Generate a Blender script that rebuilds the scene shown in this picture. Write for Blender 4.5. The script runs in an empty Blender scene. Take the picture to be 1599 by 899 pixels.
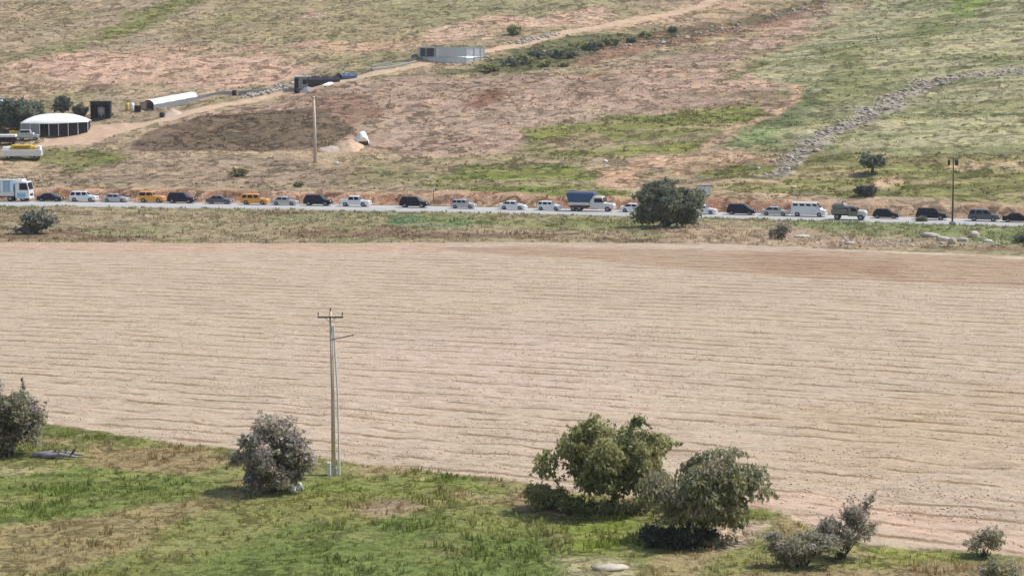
import bpy, math, random
import numpy as np
from mathutils import Vector, Matrix, Euler

# ------------------------------------------------------------------ camera, light, exposure
S = bpy.context.scene
C = S.collection
R = math.radians
FPX = 3255.0                       # focal length in pixels of the 1599 px wide photograph
CAMZ = 30.0
PITCH = math.atan(398.5 / FPX)
cam_d = bpy.data.cameras.new('camera')
cam_d.sensor_width = 36.0
cam_d.lens = 36.0 * FPX / 1599.0
cam_d.clip_start = 1.0
cam_d.clip_end = 9000.0
cam = bpy.data.objects.new('camera', cam_d)
C.objects.link(cam)
cam.location = (0, 0, CAMZ)
cam.rotation_euler = (math.pi / 2 - PITCH, 0, 0)
S.camera = cam

SUN = Vector((0.72, 0.20, 1.05)).normalized()
w = bpy.data.worlds.new('World'); S.world = w; w.use_nodes = True
nt = w.node_tree
bg = nt.nodes['Background']
sky = nt.nodes.new('ShaderNodeTexSky')
sky.sky_type = 'NISHITA'; sky.sun_disc = False
sky.sun_elevation = math.asin(SUN.z)
sky.sun_rotation = math.atan2(SUN.x, SUN.y)
sky.air_density = 1.2; sky.dust_density = 2.0
nt.links.new(sky.outputs[0], bg.inputs['Color'])
bg.inputs['Strength'].default_value = 0.12
sd = bpy.data.lights.new('sun', 'SUN'); sd.energy = 4.0; sd.angle = R(0.6); sd.color = (1.0, 0.955, 0.90)
so = bpy.data.objects.new('sun', sd); C.objects.link(so)
so.rotation_euler = SUN.to_track_quat('Z', 'Y').to_euler()
so.location = (100, 100, 200)

S.view_settings.view_transform = 'Standard'
S.view_settings.look = 'None'
S.view_settings.gamma = 1.0
S.view_settings.use_curve_mapping = False
S.view_settings.exposure = 0.27
HAZE = .00015                      # per metre
S.cycles.filter_width = 1.5
S.cycles.max_bounces = 5

random.seed(7)
RS = np.random.RandomState(11)

# ------------------------------------------------------------------ numpy noise
def _hash(ix, iy, seed):
    h = (ix.astype(np.int64) * 374761393 + iy.astype(np.int64) * 668265263 + seed * 974634777) & 0xffffffff
    h = ((h ^ (h >> 13)) * 1274126177) & 0xffffffff
    h = (h ^ (h >> 16)) & 0xffffffff
    return h.astype(np.float64) / 4294967295.0
def vnoise(x, y, seed=0):
    x = np.asarray(x, float); y = np.asarray(y, float)
    ix = np.floor(x); iy = np.floor(y)
    fx = x - ix; fy = y - iy
    fx = fx * fx * (3 - 2 * fx); fy = fy * fy * (3 - 2 * fy)
    a = _hash(ix, iy, seed); b = _hash(ix + 1, iy, seed)
    c = _hash(ix, iy + 1, seed); d = _hash(ix + 1, iy + 1, seed)
    return (a * (1 - fx) + b * fx) * (1 - fy) + (c * (1 - fx) + d * fx) * fy
def fbm(x, y, scale, octs=3, seed=0):
    s = 0.0; a = 1.0; t = 0.0; f = 1.0 / scale
    for k in range(octs):
        s = s + a * vnoise(x * f + 13.7 * k, y * f - 7.3 * k, seed + k * 17)
        t += a; a *= 0.5; f *= 2.03
    return s / t
def sm(a, b, v):
    t = np.clip((v - a) / (b - a), 0, 1)
    return t * t * (3 - 2 * t)

# ------------------------------------------------------------------ terrain heights
ROADW = 10.5
def y_near(x):
    x = np.asarray(x, float)
    xc = np.clip(x, -110, 110)
    return 341 - 0.237 * xc - 0.00074 * xc * xc + np.where(x > 110, -0.39 * (x - 110), np.where(x < -110, -0.08 * (x + 110), 0))
def ground_z(x, y, fine=True):
    x = np.asarray(x, float); y = np.asarray(y, float)
    t = y - y_near(x)
    tt = t - ROADW
    # valley and verge
    bankn = fbm(x, y, 9, 3, 5)
    z = 0.6 * sm(-34, -3, t) + 0.9 * (bankn - 0.5) * sm(-42, -34, t) * (1 - sm(-6, -2, t))
    z = z + (fbm(x, y, 45, 2, 3) - 0.5) * 0.7 * (1 - sm(-60, -34, t))
    # hill behind the road
    s = np.maximum(tt - 6, 0)
    hill = 1.7 * sm(2.0, 5.5, tt) + 0.11 * s + 0.065 * np.maximum(s - 28, 0)
    hill = hill + (fbm(x, y, 75, 3, 21) - 0.5) * 9.0 * sm(20, 130, s)
    hill = hill + (fbm(x, y, 22, 3, 31) - 0.5) * 1.6 * sm(3, 30, s)
    z = z + np.where(tt > 0, hill, 0)
    # viewer's hill
    z = z + np.where(y < 92, 27.5 * (1 - np.maximum(y, -60) / 92.0) ** 2 * (1.0), 0)
    if fine:
        road = sm(-1.5, 0.5, t) * (1 - sm(ROADW - 0.5, ROADW + 1.5, t))
        near = 1 - sm(150, 175, y + 0.42 * x)
        amp = 0.07 + 0.30 * sm(-44, -34, t) * (1 - sm(-3, 0, t)) + 0.34 * sm(1.5, 8, tt) + 0.25 * near
        n = fbm(x, y, 3.2, 2, 41) - 0.5
        r = 1 - np.abs(2 * fbm(x, y, 6.0, 2, 47) - 1)
        z = z + amp * (n * 1.2 + (r - 0.6) * 0.5) * (1 - road)
        z = z - 0.12 * road
    return z

def ray_dir(px, py):
    v = Vector(((px - 799.5) / FPX, -(py - 449.5) / FPX, -1.0))
    v = cam.rotation_euler.to_matrix() @ v
    return v
_T = np.concatenate([np.arange(95, 400, 0.25), np.arange(400, 2500, 0.6)])
def at(px, py):
    """ground point seen at a pixel of the photograph"""
    v = ray_dir(px, py)
    v = v / v.y
    X = v.x * _T; Y = _T; Z = CAMZ + v.z * _T
    g = ground_z(X, Y, False)
    d = Z - g
    k = np.argmax(d < 0)
    if d[k] >= 0: k = len(_T) - 1
    if k == 0: k = 1
    f = d[k - 1] / (d[k - 1] - d[k] + 1e-9)
    t = _T[k - 1] + f * (_T[k] - _T[k - 1])
    x = v.x * t
    return Vector((x, t, float(ground_z(np.array([x]), np.array([t]), True)[0])))
def gz(x, y):
    return float(ground_z(np.array([x]), np.array([y]), True)[0])
def proj(x, y, z):
    q = cam.rotation_euler.to_matrix().transposed() @ (Vector((x, y, z)) - Vector((0, 0, CAMZ)))
    return 799.5 + FPX * q.x / -q.z, 449.5 - FPX * q.y / -q.z

# ------------------------------------------------------------------ colour plan of the land
KALB = 0.70
def lin(c, k=KALB):
    c = np.array(c, float) / 255.0
    return np.where(c <= 0.04045, c / 12.92, ((c + 0.055) / 1.055) ** 2.4) * k
POLY = []
def P(pts, col, soft=1.2, warp=1.5, tag=None, a=1.0):
    w_ = np.array([[p.x, p.y] for p in (at(*q) for q in dense(pts))])
    POLY.append(('p', w_, lin(col), soft, warp, tag, a))
def dense(pts, close=True):
    out = []
    n = len(pts)
    for i in range(n if close else n - 1):
        a = pts[i]; b = pts[(i + 1) % n]
        k = max(1, int(max(abs(a[0] - b[0]), abs(a[1] - b[1]) * 3) // 90))
        for j in range(k):
            out.append((a[0] + (b[0] - a[0]) * j / k, a[1] + (b[1] - a[1]) * j / k))
    if not close: out.append(pts[-1])
    return out
def L(pts, col, width, soft=0.6, warp=0.5, tag=None, a=1.0):
    w_ = np.array([[p.x, p.y] for p in (at(*q) for q in dense(pts, False))])
    POLY.append(('l', w_, lin(col), soft, warp, tag, a, width))

HILL0 = (187, 167, 140)
# upper slope
P([(240,40),(500,-20),(1010,-20),(930,30),(700,32),(600,60),(480,72),(300,62)], (180,165,130), 6, 5)
P([(560,0),(900,-20),(960,10),(800,28),(640,40)], (174,166,128), 5, 5, None, .7)
P([(-20,112),(60,90),(160,80),(300,88),(420,90),(485,108),(440,124),(420,140),(330,141),(200,135),(120,130),(60,118)], (226,188,166), 3, 4, None, .92)
P([(110,88),(250,70),(310,72),(330,84),(200,92)], (210,178,152), 3, 4, None, .8)
P([(-20,122),(130,122),(150,140),(60,150),(-20,146)], (208,178,153), 3, 4, None, .8)
P([(80,84),(150,52),(240,10),(290,-15),(340,-15),(262,28),(205,50),(130,64),(92,86)], (146,146,92), 3, 4)
P([(20,90),(90,62),(130,70),(60,92)], (152,148,105), 3, 4, None, .7)
P([(320,30),(370,22),(385,30),(330,38)], (150,148,92), 3, 4, None, .7)
P([(640,74),(690,42),(780,24),(830,30),(900,18),(950,12),(945,34),(880,40),(790,47),(760,62),(700,69)], (226,190,167), 2.5, 3.5)
P([(740,36),(800,40),(870,44),(820,54),(750,52)], (176,160,126), 3, 3, None, .7)
P([(440,66),(650,62),(660,78),(560,80),(450,76)], (213,180,152), 2.5, 3)
P([(465,30),(480,13),(505,16),(508,30)], (212,182,158), 2, 3)
P([(370,76),(400,70),(425,82),(390,88)], (216,182,156), 2, 3)
P([(540,95),(640,84),(655,96),(560,112)], (176,164,128), 2, 3)
# ditch with scrub above the ploughed slope
P([(640,118),(760,100),(800,76),(880,60),(960,55),(1100,38),(1140,45),(1000,72),(900,96),(830,112),(740,112)], (122,122,86), 1.5, 3, 'scrub')
P([(1040,48),(1130,34),(1230,14),(1310,0),(1250,36),(1150,52),(1040,72),(900,104),(880,98)], (168,134,112), 2, 3)
P([(1330,-20),(1000,26),(900,48),(870,58),(900,56),(1050,30),(1240,-2)], (206,176,148), 1.5, 2)
L([(860,92),(940,74),(1040,58),(1130,42),(1200,28),(1250,16)], (116,114,82), 4.5, 1.2, 3.0, 'scrub', .75)
# ploughed slope
P([(480,142),(650,114),(800,122),(1000,110),(1150,60),(1330,8),(1250,62),(1160,110),(1200,128),(1240,135),(1245,160),(1190,186),(1130,202),(940,190),(830,206),(900,236),(560,242),(190,236),(290,186)], (194,166,147), 3, 2.5)
P([(560,190),(800,170),(960,160),(1000,176),(900,196),(780,212),(600,222)], (202,176,155), 4, 4, None, .8)
P([(640,125),(800,128),(960,125),(900,145),(700,150)], (178,152,133), 4, 4, None, .7)
P([(480,146),(560,146),(605,180),(560,192),(520,216),(500,233),(480,202)], (170,138,118), 1.5, 1.5)
P([(200,233),(230,206),(310,183),(486,166),(530,188),(556,202),(508,233),(380,239)], (134,115,96), .4, .4)
P([(715,166),(740,150),(785,138),(776,156),(742,166)], (158,122,100), 1.5, 2.5)
P([(905,122),(935,114),(940,122),(910,128)], (165,132,106), 1.5, 2)
L([(-20,238),(200,238),(420,240),(600,240),(700,243),(880,254),(960,272)], (202,180,146), 1.7, .5, .8)
# lower slope, left
P([(40,230),(130,233),(215,242),(200,262),(60,262),(-20,270),(-20,245)], (146,144,96), 1.5, 2.5, 'tuft')
P([(120,248),(240,246),(420,250),(560,260),(600,285),(430,290),(200,290),(60,290)], (178,156,134), 3, 3, None, .9)
P([(-20,250),(60,252),(90,258),(30,268),(-20,272)], (206,180,150), 1.5, 2)
P([(120,240),(180,232),(200,246),(140,262),(100,270)], (134,136,82), 1.5, 2, 'tuft', .9)
P([(600,255),(760,250),(760,262),(640,270)], (176,156,128), 3, 3)
P([(650,292),(700,266),(760,258),(900,258),(936,270),(930,286),(990,302),(870,304),(700,300)], (138,145,76), 1.5, 2.2, 'tuft')
P([(560,270),(640,262),(660,280),(600,292),(540,288)], (152,148,104), 2, 3, 'tuft', .7)
P([(740,244),(800,236),(900,240),(920,252),(800,250)], (146,146,92), 1, 2, 'tuft', .8)
P([(820,206),(900,190),(1040,178),(1170,163),(1205,180),(1130,206),(1080,240),(1000,242),(900,250),(830,235)], (150,150,90), 2, 3, 'tuft')
P([(850,216),(950,206),(960,226),(880,236)], (186,162,136), 2, 3, None, .7)
P([(930,290),(935,270),(960,262),(990,268),(1005,280),(970,292)], (216,178,150), 1, 1.5)
P([(980,262),(1005,246),(1062,238),(1050,262),(990,270)], (214,178,150), 1, 1.8)
P([(1040,276),(1060,258),(1120,236),(1180,243),(1240,246),(1235,254),(1140,262),(1080,272)], (212,178,150), 1, 1.5)
L([(1030,283),(1150,281),(1290,286),(1410,281),(1480,276)], (210,180,148), 1.6, .5, .7)
# right hand slope
P([(1250,62),(1330,4),(1380,-30),(1640,-30),(1640,240),(1230,242),(1120,226),(1140,206),(1245,170),(1250,137),(1200,128),(1160,112)], (184,178,142), 3, 4)
P([(1500,-30),(1560,-10),(1520,30),(1470,22)], (152,164,96), 3, 3)
P([(1390,60),(1460,20),(1500,30),(1440,70)], (156,158,108), 4, 4, None, .8)
P([(1130,127),(1200,128),(1262,142),(1292,160),(1242,190),(1205,225),(1122,236),(1130,212),(1240,166),(1236,132)], (142,146,108), 1.5, 3)
P([(1140,215),(1220,195),(1230,212),(1170,228)], (160,172,120), 2, 3, None, .8)
P([(1180,90),(1260,50),(1250,70),(1150,125),(1130,125)], (140,142,98), 1.5, 3)
P([(1280,80),(1340,70),(1350,110),(1300,115)], (150,152,100), 3, 4, None, .8)
P([(1290,218),(1420,172),(1640,150),(1640,237),(1290,238)], (190,184,144), 3, 4)
P([(1290,120),(1430,100),(1440,115),(1300,150)], (182,178,132), 3, 3, None, .8)
P([(1225,246),(1400,240),(1640,237),(1640,322),(1250,304),(1110,300),(1090,290),(1225,288)], (154,151,98), 1.2, 2.5, 'tuft')
P([(1080,275),(1140,262),(1225,255),(1215,275),(1100,281)], (138,140,78), 1, 2, 'tuft')
P([(1480,257),(1560,254),(1640,256),(1640,266),(1520,268)], (196,174,140), 1.2, 2)
P([(1350,291),(1372,278),(1404,274),(1412,284),(1380,293)], (216,180,152), .8, 1)
P([(1300,262),(1390,255),(1460,262),(1400,270)], (166,166,112), 1.2, 2, None, .8)
L([(1130,112),(1180,92),(1230,76),(1300,38),(1345,8),(1370,-20)], (194,174,140), 3.0, 1.2, 1.4)
L([(1090,130),(1200,129),(1242,134),(1248,150),(1225,168),(1160,198),(1090,232),(1050,262)], (210,177,148), 2.2, .8, 1.4)
L([(1212,272),(1226,252),(1290,212),(1350,182),(1400,150),(1450,128),(1520,118),(1640,108)], (186,176,158), 5.0, 1.0, 3.0, 'rubble')
# the long farm track
L([(60,228),(100,222),(150,212),(200,200),(300,175),(420,150),(500,133),(600,112),(700,92),(800,72),(880,52),(1000,30),(1100,8),(1180,-25)], (220,190,163), 3.4, .7, .5, 'track')
P([(60,228),(70,214),(150,196),(230,190),(200,206),(140,226)], (218,186,162), 1.0, 1.0, 'track')

# verge between road and field (sheet coordinates)
VERGE = (176, 160, 130)
P([(590,333),(760,337),(770,352),(700,356),(600,350)], (122,146,102), 1.5, 2.5, 'tuft')
P([(640,330),(1000,340),(1090,345),(1000,360),(820,356),(660,345)], (144,146,96), 2, 3, 'tuft', .8)
P([(1190,345),(1640,355),(1640,380),(1560,382),(1450,368),(1320,360),(1190,352)], (140,148,100), 1.5, 2.5, 'tuft')
P([(380,335),(600,330),(600,342),(420,350)], (158,154,116), 2, 3, None, .8)
P([(1010,356),(1100,352),(1300,364),(1440,386),(1250,390),(1050,385)], (188,165,140), 2, 3)

FIELD = [(-300,372),(0,378),(400,380),(800,378),(1100,380),(1300,388),(1640,403),(1900,412),(1900,905),(1599,868),(1450,856),(1350,851),(1200,796),(850,758),(600,728),(350,700),(200,682),(80,660),(-300,628)]
FIELD_W = np.array([[p.x, p.y] for p in (at(*q) for q in dense(FIELD))])
FCOL = []
def F(*a, **k):
    n = len(POLY); P(*a, **k)
    FCOL.append(POLY.pop())
F([(660,384),(900,386),(1250,392),(1640,405),(1640,450),(1420,440),(1250,434),(1100,424),(900,404),(700,392)], (186,160,136), 1.5, 2, None, .8)
F([(1150,398),(1400,404),(1420,428),(1200,424)], (176,146,120), 2, 3, None, .6)
F([(1370,386),(1640,398),(1640,408),(1380,394)], (222,204,178), 1, 1.5)
F([(0,378),(700,378),(700,392),(0,392)], (212,182,160), 1.5, 2, None, .8)
F([(1250,640),(1640,600),(1640,720),(1300,760)], (200,178,148), 6, 6, None, .5)
F([(1395,658),(1450,652),(1530,646),(1450,656),(1410,661)], (170,158,112), .8, 1.0, None, .7)
F([(480,540),(900,500),(1000,600),(600,680)], (214,192,175), 9, 8, None, .6)
F([(1150,790),(1450,850),(1640,868),(1640,840),(1250,770)], (222,192,170), 2, 2, None, .7)
F([(1140,800),(1180,790),(1205,800),(1170,815)], (196,150,130), .8, 1.0, None, .8)

# near meadow
MEADOW = (144, 144, 92)
P([(-60,735),(120,730),(290,745),(370,762),(250,790),(120,810),(-60,822)], (120,134,71), 1.2, 1.4, 'tuft')
P([(-60,715),(60,722),(100,734),(40,742),(-60,742)], (168,162,118), .8, .8)
P([(0,665),(80,662),(220,682),(180,692),(60,680)], (116,122,66), .6, .7, 'tuft')
P([(140,690),(300,700),(360,725),(300,740),(150,725)], (158,140,104), 1, 1.2)
P([(-60,824),(120,812),(250,792),(345,768),(350,790),(280,830),(120,880),(-60,905)], (156,143,104), 1, 1.3)
P([(280,905),(320,856),(450,822),(700,800),(880,820),(930,905),(1000,940),(280,940)], (119,133,74), 2, 2, 'tuft')
P([(400,800),(460,770),(620,765),(700,790),(560,810)], (140,140,84), 1.5, 1.5, 'tuft')
P([(390,745),(520,740),(640,738),(780,760),(640,775),(480,770)], (134,142,78), 1, 1.2, 'tuft')
P([(640,728),(700,735),(780,752),(700,752)], (112,126,60), .5, .6, 'tuft')
P([(560,790),(620,775),(660,790),(600,805)], (166,148,122), 1, 1.2)
P([(780,765),(850,770),(900,800),(850,810),(790,790)], (160,140,110), 1, 1.2)
P([(880,812),(1000,812),(1010,850),(930,862),(880,840)], (134,148,70), .8, 1.0, 'tuft')
P([(1110,830),(1160,820),(1210,818),(1180,850),(1120,856)], (196,176,156), .7, .8)
P([(860,868),(1000,870),(990,905),(880,905)], (178,170,134), 1, 1.2)
P([(1350,856),(1450,860),(1500,872),(1400,884)], (156,158,90), .8, 1.0, 'tuft')
P([(1150,890),(1640,880),(1640,940),(1150,940)], (158,142,108), 1, 1.2)
P([(700,800),(900,810),(860,830),(700,835)], (156,156,96), 1.5, 1.5, None, .6)

def sdist(px_, py_, V, closed=True):
    """signed distance (inside negative) from points to a polygon / distance to polyline"""
    n = len(V)
    d2 = np.full(px_.shape, 1e18)
    inside = np.zeros(px_.shape, bool)
    for i in range(n if closed else n - 1):
        ax, ay = V[i]; bx, by = V[(i + 1) % n]
        ex, ey = bx - ax, by - ay
        wx, wy = px_ - ax, py_ - ay
        t = np.clip((wx * ex + wy * ey) / (ex * ex + ey * ey + 1e-12), 0, 1)
        dx, dy = wx - ex * t, wy - ey * t
        d2 = np.minimum(d2, dx * dx + dy * dy)
        if closed:
            c = ((ay <= py_) & (by > py_)) | ((ay > py_) & (by <= py_))
            xi = ax + (py_ - ay) / (by - ay + 1e-12) * ex
            inside ^= c & (px_ < xi)
    d = np.sqrt(d2)
    return np.where(inside, -d, d) if closed else d

def layer_mask(lay, x, y, wx, wy):
    kind, V, col, soft, warp = lay[:5]
    m = np.zeros(x.shape)
    pad = soft + warp + (lay[7] if kind == 'l' else 0) + 1
    sel = (x > V[:, 0].min() - pad) & (x < V[:, 0].max() + pad) & (y > V[:, 1].min() - pad * 1.6) & (y < V[:, 1].max() + pad * 1.6)
    if not sel.any(): return m
    X = x[sel] + wx[sel] * warp; Y = y[sel] + wy[sel] * warp * 1.5
    if kind == 'p':
        d = sdist(X, Y, V)
    else:
        d = sdist(X, Y, V, False) - lay[7] / 2
    m[sel] = (1 - sm(-soft, soft, d)) * lay[6]
    return m

def land(x, y):
    """colour (linear albedo), region code and tuft weight of the ground at x, y"""
    x = np.asarray(x, float); y = np.asarray(y, float)
    wx = (fbm(x, y, 7, 3, 101) - 0.5) * 2.4; wy = (fbm(x, y, 7, 3, 131) - 0.5) * 2.4
    t = y - y_near(x); tt = t - ROADW
    col = np.tile(lin(HILL0), (len(x), 1))
    # big soft variation of the dry hillside between straw, olive and pinkish soil
    h = fbm(x, y, 26, 3, 151)[:, None]
    col = col * (1 - sm(.5, .75, h)) + lin((170, 158, 122)) * sm(.5, .75, h)
    h = fbm(x, y, 19, 3, 171)[:, None]
    col = col * (1 - .6 * sm(.55, .75, h)) + .6 * lin((206, 178, 150)) * sm(.55, .75, h)
    tuft = np.full(len(x), 0.35)
    near = sm(-400, -398, tt) * (tt < -40)
    # verge
    v = ((t < 0))
    vc = lin(VERGE) * np.ones((len(x), 3))
    h = fbm(x, y, 12, 3, 191)[:, None]
    vc = vc * (1 - sm(.5, .7, h)) + lin((158, 154, 116)) * sm(.5, .7, h)
    h = fbm(x * .5, y, 7, 3, 211)[:, None] * 1.0 + 0.25 * (1 - np.abs(t[:, None] + 33) / 6).clip(0, 1)
    vc = vc * (1 - sm(.6, .75, h)) + lin((150, 128, 104)) * sm(.6, .75, h)
    g = ((1 - sm(1.5, 5.5, -t + wy * 1.2)) * (.4 + .6 * sm(-60, 20, x)))[:, None]
    vc = vc * (1 - g) + lin((142, 144, 98)) * g
    col[v] = vc[v]
    mead = v & (y < 320) & (sdist(x, y, FIELD_W) > 0) & (t < -60)
    mc = lin(MEADOW) * np.ones((len(x), 3))
    h = fbm(x, y, 6, 3, 221)[:, None]
    mc = mc * (1 - sm(.45, .7, h)) + lin((130, 134, 78)) * sm(.45, .7, h)
    h = fbm(x, y, 4.5, 3, 241)[:, None]
    mc = mc * (1 - .7 * sm(.58, .74, h)) + .7 * lin((176, 156, 122)) * sm(.58, .74, h)
    col[mead] = mc[mead]
    tuft[mead] = 0.7
    reg = np.zeros(len(x), int)          # 0 hill, 1 field, 2 meadow, 3 verge, 4 track
    reg[v] = 3; reg[mead] = 2
    # cut bank of bare red earth behind the road
    n = fbm(x, y, 8, 3, 261)
    rb = (sm(0.6, 1.6, tt) * (1 - sm(4.5, 9.0, tt + wy * 1.5 - 3 * (n - .5))) * (1 - .55 * sm(35, 75, x)))[:, None]
    rc = lin((204, 168, 141)) * (1 - sm(.5, .62, fbm(x, y * 2, 5, 3, 271)))[:, None] + lin((180, 136, 110)) * sm(.5, .62, fbm(x, y * 2, 5, 3, 271))[:, None]
    col = col * (1 - rb) + rc * rb
    tuft *= (1 - rb[:, 0] * .8)
    dg = (sm(-.6, .2, tt) * (1 - sm(1.0, 2.4, tt + wy)))[:, None] * .8
    col = col * (1 - dg) + lin((136, 126, 98)) * dg
    mstr = .62 + .38 * sm(.36, .52, fbm(x * .5, y, 2.6, 3, 311))
    tm = np.zeros(len(x))
    strips = .42 + .58 * sm(.36, .54, fbm(x * .22, y, 3.2, 3, 301))
    for lay in POLY:
        m = layer_mask(lay, x, y, wx, wy)
        tag = lay[5]
        # no bleeding of hill patches over the road and the other way round
        m = np.where((t > -.5) & (tt < 1.0), 0, m)
        if tag == 'tuft': m = m * (strips if lay[1][:, 1].min() > 300 else mstr)
        if lay[0] == 'l': tm = np.maximum(tm, m)
        col = col * (1 - m[:, None]) + lay[2] * m[:, None]
        tuft = tuft * (1 - m) + m * {'tuft': 1.0, 'scrub': 1.0, 'track': 0.0, 'rubble': .2}.get(tag, 0.3)
        if tag == 'track': reg[m > .5] = 4
    # grazing terraces: bands of thicker, darker growth along the slope, thinner and more of them on the right
    tb = fbm(x * .20 + 40, y + .10 * x, 3.4, 3, 331); tb2 = fbm(x * .16, y + .06 * x, 5.5, 2, 351)
    wgt = sm(6, 16, tt) * (.35 + .65 * sm(15, 55, x)) * (reg == 0) * (1 - tm)
    m = (wgt * sm(.53, .575, tb) * .9)[:, None]
    col = col * (1 - m) + col * np.array([.62, .68, .55]) * m
    m = (wgt * sm(.56, .66, tb2) * .8)[:, None]
    col = col * (1 - m) + np.minimum(col * np.array([1.22, 1.17, 1.15]), .5) * m
    # field
    dfw = sdist(x + wx * .35, y + wy * .5, FIELD_W)
    fm = 1 - sm(-.5, .5, dfw)
    fc = lin((206, 187, 165)) * np.ones((len(x), 3))
    for lay in FCOL:
        m = layer_mask(lay, x, y, wx, wy)[:, None]
        fc = fc * (1 - m) + lay[2] * m
    col = col * (1 - fm[:, None]) + fc * fm[:, None]
    tuft = tuft * (1 - fm)
    reg[fm > .5] = 1
    return col, reg, tuft

# ------------------------------------------------------------------ mesh helpers
def link(name, me, mat=None, parent=None):
    o = bpy.data.objects.new(name, me)
    C.objects.link(o)
    if mat is not None:
        if isinstance(mat, (list, tuple)):
            for m in mat: me.materials.append(m)
        else: me.materials.append(mat)
    if parent is not None: o.parent = parent
    return o
def np_mesh(name, verts, quads, col=None, smooth=False):
    me = bpy.data.meshes.new(name)
    verts = np.asarray(verts, np.float32); quads = np.asarray(quads, np.int32)
    k = quads.shape[1]
    me.vertices.add(len(verts)); me.vertices.foreach_set('co', verts.ravel())
    me.loops.add(quads.size); me.loops.foreach_set('vertex_index', quads.ravel())
    me.polygons.add(len(quads))
    me.polygons.foreach_set('loop_start', np.arange(len(quads), dtype=np.int32) * k)
    me.polygons.foreach_set('loop_total', np.full(len(quads), k, np.int32))
    if smooth: me.polygons.foreach_set('use_smooth', np.ones(len(quads), bool))
    if col is not None:
        at_ = me.color_attributes.new('Col', 'FLOAT_COLOR', 'POINT')
        c4 = np.ones((len(verts), 4), np.float32); c4[:, :3] = col
        at_.data.foreach_set('color', c4.ravel())
    me.update(calc_edges=True); me.validate()
    return me
def tag(o, label, cat, group=None, kind=None):
    if label: o['label'] = label
    if cat: o['category'] = cat
    if group: o['group'] = group
    if kind: o['kind'] = kind
    return o
def structure(o): o['kind'] = 'structure'; return o
def empty(name, loc, rz=0):
    o = bpy.data.objects.new(name, None); C.objects.link(o)
    o.empty_display_size = .5
    o.location = loc; o.rotation_euler = (0, 0, rz)
    return o
class MB:
    def __init__(s): s.v = []; s.f = []
    def add(s, vs, fs):
        n = len(s.v); s.v += [tuple(v) for v in vs]; s.f += [tuple(n + i for i in f) for f in fs]
    def box(s, c, d, rz=0, taper=1.0, rx=0, ry=0):
        x, y, z = d[0] / 2, d[1] / 2, d[2] / 2
        m = Euler((rx, ry, rz)).to_matrix()
        vs = []
        for sz in (-1, 1):
            k = 1 if sz < 0 else taper
            for sx, sy in ((-1, -1), (1, -1), (1, 1), (-1, 1)):
                vs.append(Vector(c) + m @ Vector((sx * x * k, sy * y * k, sz * z)))
        s.add(vs, [(3, 2, 1, 0), (4, 5, 6, 7), (0, 1, 5, 4), (1, 2, 6, 5), (2, 3, 7, 6), (3, 0, 4, 7)])
    def tube(s, pts, rad, n=8, cap=True):
        pts = [Vector(p) for p in pts]
        rings = []
        for i, p in enumerate(pts):
            d = (pts[min(i + 1, len(pts) - 1)] - pts[max(i - 1, 0)])
            if d.length < 1e-6: d = Vector((0, 0, 1))
            d.normalize()
            a = d.cross(Vector((0.31, 0.9, 0.2))).normalized(); b = d.cross(a)
            r = rad[i] if isinstance(rad, (list, tuple)) else rad
            rings.append([p + (a * math.cos(2 * math.pi * k / n) + b * math.sin(2 * math.pi * k / n)) * r for k in range(n)])
        vs = [v for r in rings for v in r]
        fs = []
        for i in range(len(pts) - 1):
            for k in range(n):
                fs.append((i * n + k, i * n + (k + 1) % n, (i + 1) * n + (k + 1) % n, (i + 1) * n + k))
        if cap:
            fs.append(tuple(range(n - 1, -1, -1))); m = (len(pts) - 1) * n; fs.append(tuple(range(m, m + n)))
        s.add(vs, fs)
    def lathe(s, prof, axis='z', n=20, c=(0, 0, 0), cap=True):
        vs = []; fs = []
        for r, h in prof:
            for k in range(n):
                a = 2 * math.pi * k / n
                p = (r * math.cos(a), r * math.sin(a), h)
                if axis == 'y': p = (p[0], h, p[1])
                if axis == 'x': p = (h, p[0], p[1])
                vs.append((p[0] + c[0], p[1] + c[1], p[2] + c[2]))
        for i in range(len(prof) - 1):
            for k in range(n):
                fs.append((i * n + k, i * n + (k + 1) % n, (i + 1) * n + (k + 1) % n, (i + 1) * n + k))
        if cap:
            fs.append(tuple(range(n - 1, -1, -1))); m = (len(prof) - 1) * n; fs.append(tuple(range(m, m + n)))
        s.add(vs, fs)
    def mesh(s, name, smooth=False, bevel=0):
        me = bpy.data.meshes.new(name)
        me.from_pydata(s.v, [], s.f)
        import bmesh
        bm = bmesh.new(); bm.from_mesh(me)
        bmesh.ops.recalc_face_normals(bm, faces=bm.faces)
        if bevel:
            bmesh.ops.bevel(bm, geom=list(bm.edges), offset=bevel, segments=1, affect='EDGES', clamp_overlap=True)
        bm.to_mesh(me); bm.free()
        if smooth: me.polygons.foreach_set('use_smooth', [True] * len(me.polygons))
        me.update()
        return me
    def obj(s, name, mat, parent=None, smooth=False, bevel=0):
        return link(name, s.mesh(name, smooth, bevel), mat, parent)

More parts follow.
